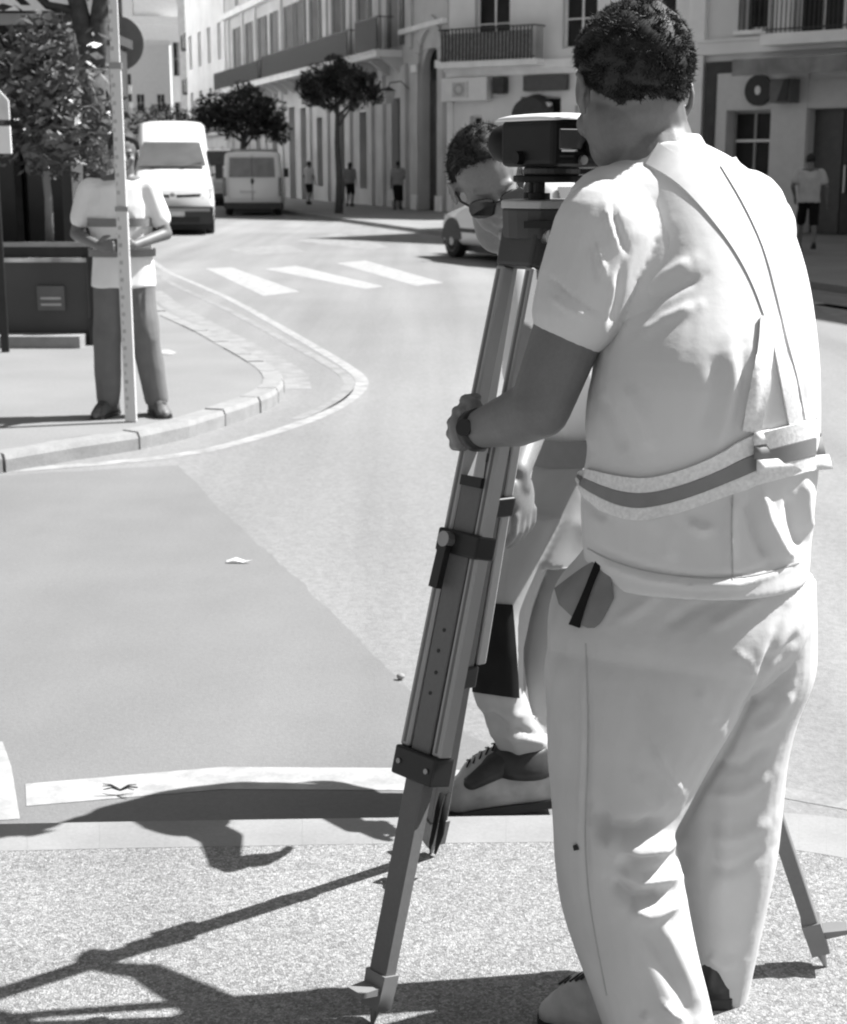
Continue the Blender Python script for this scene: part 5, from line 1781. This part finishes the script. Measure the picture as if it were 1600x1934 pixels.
# hair, glasses
hair_shell('hair', M2, ho, hf, hu, 1.0, grow=.007)
strands('hair_strands', M2, ho, hf, hu, 1.0, 16000, .009, 4, rad=.0006, grow=.007)['kind'] = 'stuff'
gl = MB()
for sx in (-1, 1):
    pts = []
    for i in range(16):
        t = 2 * PI * i / 16
        a_, c_ = .0315 * math.copysign(abs(math.cos(t)) ** .75, math.cos(t)), .0235 * math.copysign(abs(math.sin(t)) ** .75, math.sin(t))
        pts.append((sx * .036 + a_, c_ - .014))
    rr2 = [[q2(a, .099 - 3.2 * a * a, c) - M2.location for a, c in pts], [q2(a, .105 - 3.2 * a * a, c) - M2.location for a, c in pts]]
    gl.rings(rr2)
glo = gl.add([], []).build('sunglasses', mat('dark_lens', .006, .08, .1, 4, spec=.8), M2, False)
gt = MB().path([q2(-.012, .107, -.006) - M2.location, q2(0, .109, -.003) - M2.location, q2(.012, .107, -.006) - M2.location], .0025, 6)
for sx in (-1, 1):
    gt.path([q2(sx * .060, .090, -.006) - M2.location, q2(sx * .078, .05, -.005) - M2.location, q2(sx * .082, -.005, .0) - M2.location], .003, 6)
gt.build('glasses_frame', BLACK, glo, True)['kind'] = 'stuff'
# boots
def shoe_at(name, par, toe, heel, z, H=.12, W=.105, pitch=0.0, m=None):
    d = Vector((toe.x - heel.x, toe.y - heel.y, 0))
    L = d.length
    d.normalize()
    ank = Vector((toe.x, toe.y, z)) - d * L * .62
    return shoe(name, par, ank, d, z, 1, m or LEATHER_P, BLACK, L=L, W=W, H=H, pitch=pitch)
toe2, heel2 = G(840, 1541, -.1), G(1060, 1536, -.1)
so = shoe_at('boot', M2, Vector((toe2.x, toe2.y, 0)), Vector((heel2.x, heel2.y, 0)), -.092, .135, .12, .10)
cuff = MB()
for (py, xl, xr, Yc, hd) in ((1492, 965, 1050, 3.36, .05),):
    pass
an = a_l
unify(MB().chain([P2(985, 1425, 3.33), P2(935, 1448, 3.31), P2(890, 1478, 3.30)], [.046, .034, .022]), 'boot_tongue', LEATHER, M2, .006, 2)
bc = MB().rings([ring_px(*r, n=20) for r in [(1462, 940, 1040, 3.31, .046), (1440, 934, 1042, 3.315, .050), (1415, 930, 1040, 3.33, .055), (1400, 942, 1038, 3.34, .052)]])
bc.v = [v - M2.location for v in bc.v]
bc.build('boot_cuff', LEATHER, M2, True)
so2 = shoe_at('boot', M2, G(1010, 1500, -.1), G(1160, 1485, -.1), -.095, .115, .105, 0.0)
so2.rotation_euler = (0, 0, 0)


def PB(px, py, Y):
    t = max(0, min(1, (730 - py) / 450))
    return P(px, py, Y + .115 * t * t * (3 - 2 * t))


PF = PB

# ------------------------------------------------------------------ the man in the foreground
M1 = thing('person', 'large man seen from behind in pale vest and trousers, looking into the level', 'person', (.5, 2.45, 0))
h1 = P(1190, 172, 2.575)
f1 = Vector((-.32, .90, -.26))
up1 = Vector((-.03, .22, 1))
b1 = MB()
q1_, r1_, u1_, ff1 = head_blob(b1, h1, f1, up1, 1.075, neck=False)
b1.chain([h1 + Vector((.022, -.012, -.02)), PB(1225, 250, 2.475), PB(1245, 330, 2.45)], [.064, .066, .074])
b1.cap(PB(1170, 375, 2.45), .05, PB(1340, 370, 2.47), .05)
b1.rings([ring_px(*r) for r in srows([(330, 1170, 1340, 2.45, .06), (420, 1150, 1460, 2.44, .10), (700, 1160, 1500, 2.42, .11), (1050, 1150, 1490, 2.42, .11), (1200, 1110, 1480, 2.42, .11)])])
shl1, ell1 = P(1145, 425, 2.45), P(1020, 770, 2.40)
wrl1 = P(900, 812, 2.53)
b1.chain([shl1, P(1088, 590, 2.425), ell1], [.062, .060, .050], 20)
b1.chain([ell1, ell1.lerp(wrl1, .35) + Vector((0, 0, -.004)), wrl1], [.050, .047, .031], 20)
# hand on the first tripod leg
topA, tipA, aA_, tanA, depA, LA_ = legA
cg = None
best = 1e9
for i in range(200):
    t = .2 + .5 * i / 200
    p = topA + aA_ * (t * LA_)
    X_, Y_ = project([tuple(p)])
    if abs(Y_[0] - 808) < best:
        best = abs(Y_[0] - 808); cg = p
pc = P(872, 808, 2.578)
b1.ell(pc, (.019, -.012, 0), (.012, .034, 0), (0, 0, .036))
b1.cap(wrl1, .027, pc, .019)
for i, (fx, fy) in enumerate(((861, 777), (852, 798), (850, 819), (855, 840))):
    k0_ = P(fx + 14, fy, 2.555)
    k1_ = P(fx + 2, fy, 2.588)
    k2_ = P(fx + 4, fy + 2, 2.625)
    k3_ = P(fx + 34, fy + 4, 2.655)
    k4_ = P(fx + 58, fy + 6, 2.645)
    b1.chain([k0_, k1_, k2_, k3_, k4_], [.0095, (.0100, .0102, .0098, .0090)[i], .0094, .0088, .0078], 12)
b1.chain([P(902, 790, 2.54), P(896, 766, 2.555), P(880, 757, 2.585), P(900, 752, 2.63)], [.017, .014, .012, .010], 12)
shr1, elr1, wrr1 = PB(1420, 440, 2.51), PB(1385, 640, 2.72), PB(1230, 560, 2.86)
b1.chain([shr1, elr1, wrr1], [.062, .048, .030])
relaxed_hand(b1, wrr1, (-.8, .3, .3), (0, 0, 1), 1.0, .7)
b1.chain([PB(1150, 1200, 2.40), PB(1160, 1560, 2.36), PB(1240, 1905, 2.33)], [.09, .065, .045])
b1.chain([PB(1400, 1200, 2.48), PB(1385, 1560, 2.54), PB(1375, 1850, 2.60)], [.09, .065, .045])
unify(b1, 'body', SKIN, M1, .0036, 3)
hair_shell('hair', M1, h1, f1, up1, 1.075, grow=.011)
strands('hair_strands', M1, h1, f1, up1, 1.075, 60000, .0068, 9, grow=.010, rad=.0006)['kind'] = 'stuff'
# wrist watch
wd = (ell1 - wrl1).normalized()
wc = wrl1 + wd * .002
e_a = wd.orthogonal().normalized(); e_b = wd.cross(e_a)
MBW = MB().rings([[wc + wd * dx + (e_a * math.cos(q) + e_b * math.sin(q)) * r - M1.location for q in [2 * PI * i / 26 for i in range(26)]] for dx, r in ((-.013, .031), (-.012, .0355), (.012, .0355), (.013, .031))])
wt = MBW.build('watch_strap', TBLK, M1, True)
fc_ = wc + Vector((-.02, -.028, .008)) * 1.05 - M1.location
MB().tube(fc_, fc_ + Vector((-.5, -.8, .2)).normalized() * .007, .0145, n=18).build('watch_face', TBLK, wt)

# t-shirt: shoulders and sleeves
ts = MB()
ts.chain([P(1142, 440, 2.45), P(1108, 540, 2.43), P(1092, 588, 2.42)], [.083, .079, .074], 22)
ts.chain([PB(1160, 410, 2.43), PB(1280, 400, 2.45), PB(1400, 412, 2.48)], [.085, .095, .08], 22)
ts.chain([shr1, shr1.lerp(elr1, .7)], [.076, .072], 22)
ts.rings([ring_px(*r) for r in srows([(252, 1228, 1322, 2.462, .058), (275, 1200, 1335, 2.458, .066), (300, 1165, 1350, 2.455, .078), (330, 1140, 1375, 2.45, .09), (420, 1130, 1460, 2.44, .115), (600, 1150, 1500, 2.42, .12), (800, 1140, 1500, 2.42, .12)])])
tshirt = unify(ts, 't_shirt', CLOTH, M1, .0055, 3, fold=.0025, fold_scale=5, seed=2, creases=[
    ([(1144, 385), (1152, 430), (1166, 470)], 5, .007), ([(1156, 390), (1170, 440), (1186, 480)], 5, -.006), ([(1124, 455), (1134, 490), (1142, 520)], 5, .007), ([(1112, 450), (1122, 500), (1130, 540)], 7, -.004),
    ([(1034, 520), (1080, 560), (1150, 606)], 3.5, -.004), ([(1040, 560), (1070, 580), (1110, 600)], 6, .005), ([(1176, 500), (1168, 560), (1152, 620)], 7, -.009), ([(1160, 520), (1154, 570), (1140, 610)], 6, .005)])

# vest over it
vs_ = MB()
vrows = [(268, 1205, 1325, 2.445, .060), (300, 1165, 1385, 2.460, .095), (345, 1135, 1440, 2.468, .128), (400, 1138, 1482, 2.475, .157), (480, 1158, 1512, 2.475, .185), (560, 1150, 1530, 2.465, .198), (660, 1124, 1542, 2.44, .196), (760, 1113, 1546, 2.415, .174), (860, 1110, 1545, 2.40, .150),
         (930, 1098, 1538, 2.395, .148), (1000, 1098, 1530, 2.39, .150), (1060, 1103, 1525, 2.385, .156), (1086, 1108, 1520, 2.385, .160)]
vs_.rings([ring_px(*r, n=44, pw=1.0) for r in srows(vrows)])
creV = [
    ([(1200, 470), (1192, 520), (1170, 590), (1150, 650)], 8, -.012), ([(1215, 560), (1260, 520), (1310, 490)], 12, .012), ([(1200, 600), (1250, 560), (1290, 540), (1330, 520)], 10, -.011), ([(1205, 640), (1255, 605), (1320, 575)], 11, .012),
    ([(1190, 500), (1230, 480), (1270, 440)], 10, -.008), ([(1130, 740), (1160, 800), (1185, 860)], 12, -.007), ([(1180, 720), (1215, 790), (1235, 860)], 14, .007), ([(1380, 640), (1390, 720), (1370, 800), (1350, 860)], 14, .010), ([(1350, 660), (1345, 740), (1325, 820)], 12, -.008),
    ([(1430, 660), (1425, 730), (1410, 800)], 10, .009), ([(1405, 650), (1400, 740), (1385, 810)], 9, -.008), ([(1110, 700), (1112, 790), (1125, 860)], 9, .006),
    ([(1300, 985), (1325, 1000), (1345, 1000)], 9, .012), ([(1385, 930), (1380, 1000), (1384, 1070)], 10, .008), ([(1430, 900), (1450, 980), (1480, 1040), (1500, 1060)], 12, .012), ([(1410, 930), (1425, 1000), (1450, 1060)], 10, -.010),
    ([(1100, 930), (1120, 960), (1150, 980)], 10, -.008), ([(1105, 1035), (1150, 1068), (1220, 1092), (1300, 1105), (1400, 1105), (1490, 1075)], 6, .006), ([(1110, 1020), (1160, 1050), (1230, 1075), (1320, 1088), (1400, 1086), (1490, 1058)], 5, -.005),
    ([(1490, 930), (1500, 990), (1515, 1040)], 10, -.010), ([(1520, 900), (1522, 960), (1528, 1010)], 8, .010),
    ([(1230, 960), (1260, 1010), (1265, 1070)], 16, .006), ([(1480, 420), (1500, 520), (1520, 640)], 14, -.008), ([(1450, 440), (1480, 560), (1500, 690)], 12, .008), ([(1505, 650), (1515, 720), (1520, 780)], 9, -.009)]
vest = unify(vs_, 'vest', VESTM, M1, .0055, 3, fold=.0035, fold_scale=3.6, seed=1, creases=[(a_, b_, c_ * (.55 if a_[0][1] < 700 else 1)) for a_, b_, c_ in creV])
# waist band: pale edges with a grey stripe, sagging towards the left
low = [(1086, 905), (1100, 935), (1160, 975), (1210, 985), (1280, 970), (1350, 945), (1430, 915), (1500, 895), (1535, 888)]
up_ = [(1092, 890), (1112, 885), (1160, 898), (1220, 905), (1280, 890), (1350, 862), (1410, 822), (1480, 805), (1535, 790)]
def mixl(a, b, t): return [(p[0] * (1 - t) + q[0] * t, p[1] * (1 - t) + q[1] * t) for p, q in zip(a, b)]
drape('pale_belt_edge', vest, BAND_W, M1, band_rows(up_, mixl(up_, low, .36), 6, 46), .005, .003)
drape('grey_belt_stripe', vest, BAND_G, M1, band_rows(mixl(up_, low, .37), mixl(up_, low, .70), 6, 46), .006, .003)
drape('pale_belt_edge', vest, BAND_W, M1, band_rows(mixl(up_, low, .71), low, 6, 46), .005, .003)
# loose flap of the band standing out at the right
def flap(name, m, y0a, y0b, y1a, y1b, Yd, x0=1440, x1=1568):
    mb = MB()
    n = 10
    top_, bot_ = [], []
    for i in range(n):
        t = i / (n - 1)
        x = x0 + (x1 - x0) * t
        Yq = 2.235 + .12 * t ** 1.5
        wob = .006 * math.sin(t * 7)
        top_.append(P(x + (y1a - y0a) * 0, y0a + (y1a - y0a) * t, Yq + wob + Yd))
        bot_.append(P(x + 8 * t, y0b + (y1b - y0b) * t, Yq + wob * .5 + Yd))
    r_ = []
    for a, b in zip(top_, bot_):
        a, b = a - M1.location, b - M1.location
        r_.append([a, b, b + Vector((0, .004, 0)), a + Vector((0, .004, 0))])
    return mb.rings(r_).build(name, m, M1, True)
flap('pale_belt_flap', BAND_W, 818, 842, 788, 822, .0, 1425, 1545)
flap('grey_belt_flap', BAND_G, 843, 868, 823, 858, .0, 1425, 1552)
flap('pale_belt_flap', BAND_W, 869, 896, 859, 886, .0, 1430, 1566)
# shoulder straps crossing the back
def strap_px(name, line, w0, w1, m, off=.005, th=.0012, on=None):
    n = len(line)
    A_, B_ = [], []
    for i, p in enumerate(line):
        a = Vector(line[max(i - 1, 0)]); b = Vector(line[min(i + 1, n - 1)])
        d = (b - a).normalized()
        nn = Vector((-d.y, d.x)) * (w0 + (w1 - w0) * i / (n - 1)) / 2
        A_.append((p[0] + nn.x, p[1] + nn.y)); B_.append((p[0] - nn.x, p[1] - nn.y))
    return drape(name, on or vest, m, M1, band_rows(A_, B_, 7, 60), off, th)
STR = mat('strap_fabric', .64, .8, .05, 60)
strap_px('shoulder_strap', [(1232, 290), (1290, 325), (1345, 385), (1400, 460), (1435, 530), (1458, 600)], 46, 26, STR, .0015)
strap_px('shoulder_strap', [(1375, 305), (1420, 380), (1460, 470), (1482, 560), (1500, 640), (1520, 720), (1532, 790)], 34, 24, STR, .0015)
strap_px('lower_strap', [(1448, 600), (1445, 660), (1432, 740), (1418, 815)], 26, 34, BAND_W, .006)
strap_px('lower_strap', [(1460, 600), (1474, 670), (1488, 740), (1500, 800)], 20, 24, BAND_W, .0045)

# trousers
tr = MB()
tr.rings([ring_px(*r, n=36, pw=.92) for r in srows([(1010, 1125, 1505, 2.40, .125), (1060, 1090, 1515, 2.40, .145), (1110, 1050, 1532, 2.40, .155), (1180, 1032, 1530, 2.39, .160), (1250, 1040, 1490, 2.39, .140), (1310, 1075, 1420, 2.40, .100)])])
tr.rings([ring_px(*r, n=30, pw=.94) for r in srows([(1130, 1075, 1470, 2.395, .125), (1190, 1045, 1460, 2.385, .142), (1240, 1031, 1440, 2.378, .149), (1330, 1031, 1400, 2.365, .146), (1420, 1036, 1345, 2.355, .138), (1500, 1042, 1302, 2.345, .128), (1570, 1046, 1272, 2.34, .118), (1640, 1050, 1288, 2.335, .116), (1720, 1062, 1303, 2.33, .114), (1800, 1086, 1318, 2.325, .112), (1890, 1118, 1338, 2.32, .108), (1960, 1140, 1350, 2.32, .104), (2030, 1150, 1345, 2.32, .10)])])
tr.rings([ring_px(*r, n=30, pw=.94) for r in srows([(1080, 1330, 1538, 2.47, .14), (1180, 1330, 1540, 2.49, .145), (1260, 1320, 1535, 2.50, .145), (1340, 1295, 1502, 2.52, .14), (1420, 1275, 1482, 2.53, .13), (1500, 1268, 1474, 2.54, .12), (1600, 1275, 1464, 2.55, .115), (1700, 1285, 1445, 2.57, .11), (1800, 1295, 1425, 2.58, .10), (1860, 1305, 1412, 2.59, .095), (1905, 1318, 1402, 2.585, .085)])])
creT = [
    ([(1482, 1150), (1440, 1280), (1380, 1400), (1320, 1500), (1280, 1575)], 9, -.010), ([(1455, 1200), (1400, 1330), (1340, 1430)], 18, .006),
    ([(1250, 1190), (1310, 1150), (1370, 1130)], 12, -.006), ([(1160, 1180), (1220, 1140), (1250, 1110)], 12, .006), ([(1330, 1195), (1400, 1150), (1450, 1120)], 12, .007),
    ([(1310, 1300), (1335, 1335), (1350, 1370)], 13, .006), ([(1230, 1400), (1260, 1460), (1290, 1500)], 9, .006), ([(1195, 1460), (1230, 1500), (1262, 1530)], 12, .006), ([(1380, 1230), (1410, 1250), (1420, 1280)], 12, .006),
    ([(1115, 1520), (1150, 1565), (1200, 1570), (1270, 1545)], 16, -.018), ([(1125, 1560), (1165, 1605), (1220, 1600), (1285, 1590)], 17, .022), ([(1165, 1600), (1200, 1625), (1265, 1612)], 9, -.012), ([(1160, 1640), (1210, 1665), (1290, 1655)], 12, .016), ([(1150, 1660), (1200, 1695), (1270, 1690)], 14, -.016), ([(1185, 1715), (1225, 1730), (1290, 1700)], 14, .014),
    ([(1240, 1730), (1275, 1790), (1310, 1860), (1330, 1920)], 14, .006), ([(1190, 1730), (1240, 1800), (1290, 1880), (1310, 1940)], 15, -.008),
    ([(1110, 1240), (1112, 1400), (1105, 1560), (1112, 1700)], 6, -.004), ([(1100, 1240), (1102, 1400), (1095, 1560)], 5, .004), ([(1060, 1230), (1062, 1360), (1060, 1500)], 14, .005),
    ([(1420, 1390), (1470, 1350), (1500, 1300)], 12, .010), ([(1330, 1440), (1400, 1450), (1470, 1400)], 12, -.006), ([(1340, 1500), (1400, 1500), (1465, 1460)], 12, .006), ([(1340, 1580), (1400, 1580), (1462, 1545)], 14, .006), ([(1330, 1640), (1390, 1640), (1455, 1600)], 12, -.006), ([(1340, 1520), (1345, 1600), (1330, 1700)], 16, -.006), ([(1370, 1500), (1375, 1600), (1370, 1700)], 14, .006), ([(1335, 1800), (1365, 1822), (1395, 1815)], 12, .010), ([(1440, 1260), (1480, 1240), (1520, 1190)], 10, -.008), ([(1400, 1340), (1450, 1310), (1500, 1250)], 12, -.010),
    ([(1250, 1895), (1270, 1915), (1290, 1925)], 7, .010), ([(1215, 1915), (1225, 1930)], 7, .008)]
trs = unify(tr, 'trousers', TROUSER, M1, .0055, 3, fold=.005, fold_scale=4.0, seed=8, creases=creT)
# side pocket with its dark lining, and seam
pk = drape('pocket_lining', trs, mat('pocket_lining', .20, .9, .2, 14), M1, band_rows([(1150, 1055), (1120, 1060), (1050, 1112)], [(1160, 1130), (1122, 1203), (1058, 1142)], 12, 14), .002, .002)
drape('pocket_shade_patch', trs, BLACKCLOTH, M1, band_rows([(1128, 1062), (1105, 1120), (1078, 1180)], [(1140, 1064), (1116, 1122), (1096, 1186)], 4, 12), .006, .002)  # black patch painted as the shade inside the pocket opening
drape('rivet', trs, TBLK, M1, band_rows([(1084, 1596), (1090, 1594)], [(1086, 1606), (1094, 1604)], 3, 3), .002, .002)
# shoes
ta, ha = P(1032, 1935, 2.42), P(1190, 1925, 2.34)
shoe_at('shoe', M1, Vector((G(1030, 1918).x, G(1030, 1918).y, 0)), Vector((G(1215, 1990).x, G(1215, 1990).y, 0)), 0.0, .095, .105)
sr = G(1362, 1898)
shoe_at('shoe', M1, Vector((sr.x - .03, sr.y + .24, 0)), Vector((sr.x - .008, sr.y - .02, 0)), 0.0, .075, .085, m=LEATHER)

SEAM = mat('seam_thread', .40, .9, .1, 40)
strap_px('outer_seam', [(1106, 1215), (1111, 1330), (1110, 1450), (1104, 1560), (1108, 1660), (1122, 1760), (1146, 1880)], 2.0, 2.0, SEAM, .0006, .0006, on=trs)
strap_px('side_seam', [(1384, 925), (1382, 980), (1383, 1040), (1384, 1095)], 2.4, 2.4, SEAM, .0006, .0006)
strap_px('hem_stitching', [(1110, 1036), (1150, 1058), (1220, 1080), (1320, 1093), (1420, 1090), (1510, 1062)], 2.2, 2.2, SEAM, .0006, .0006)
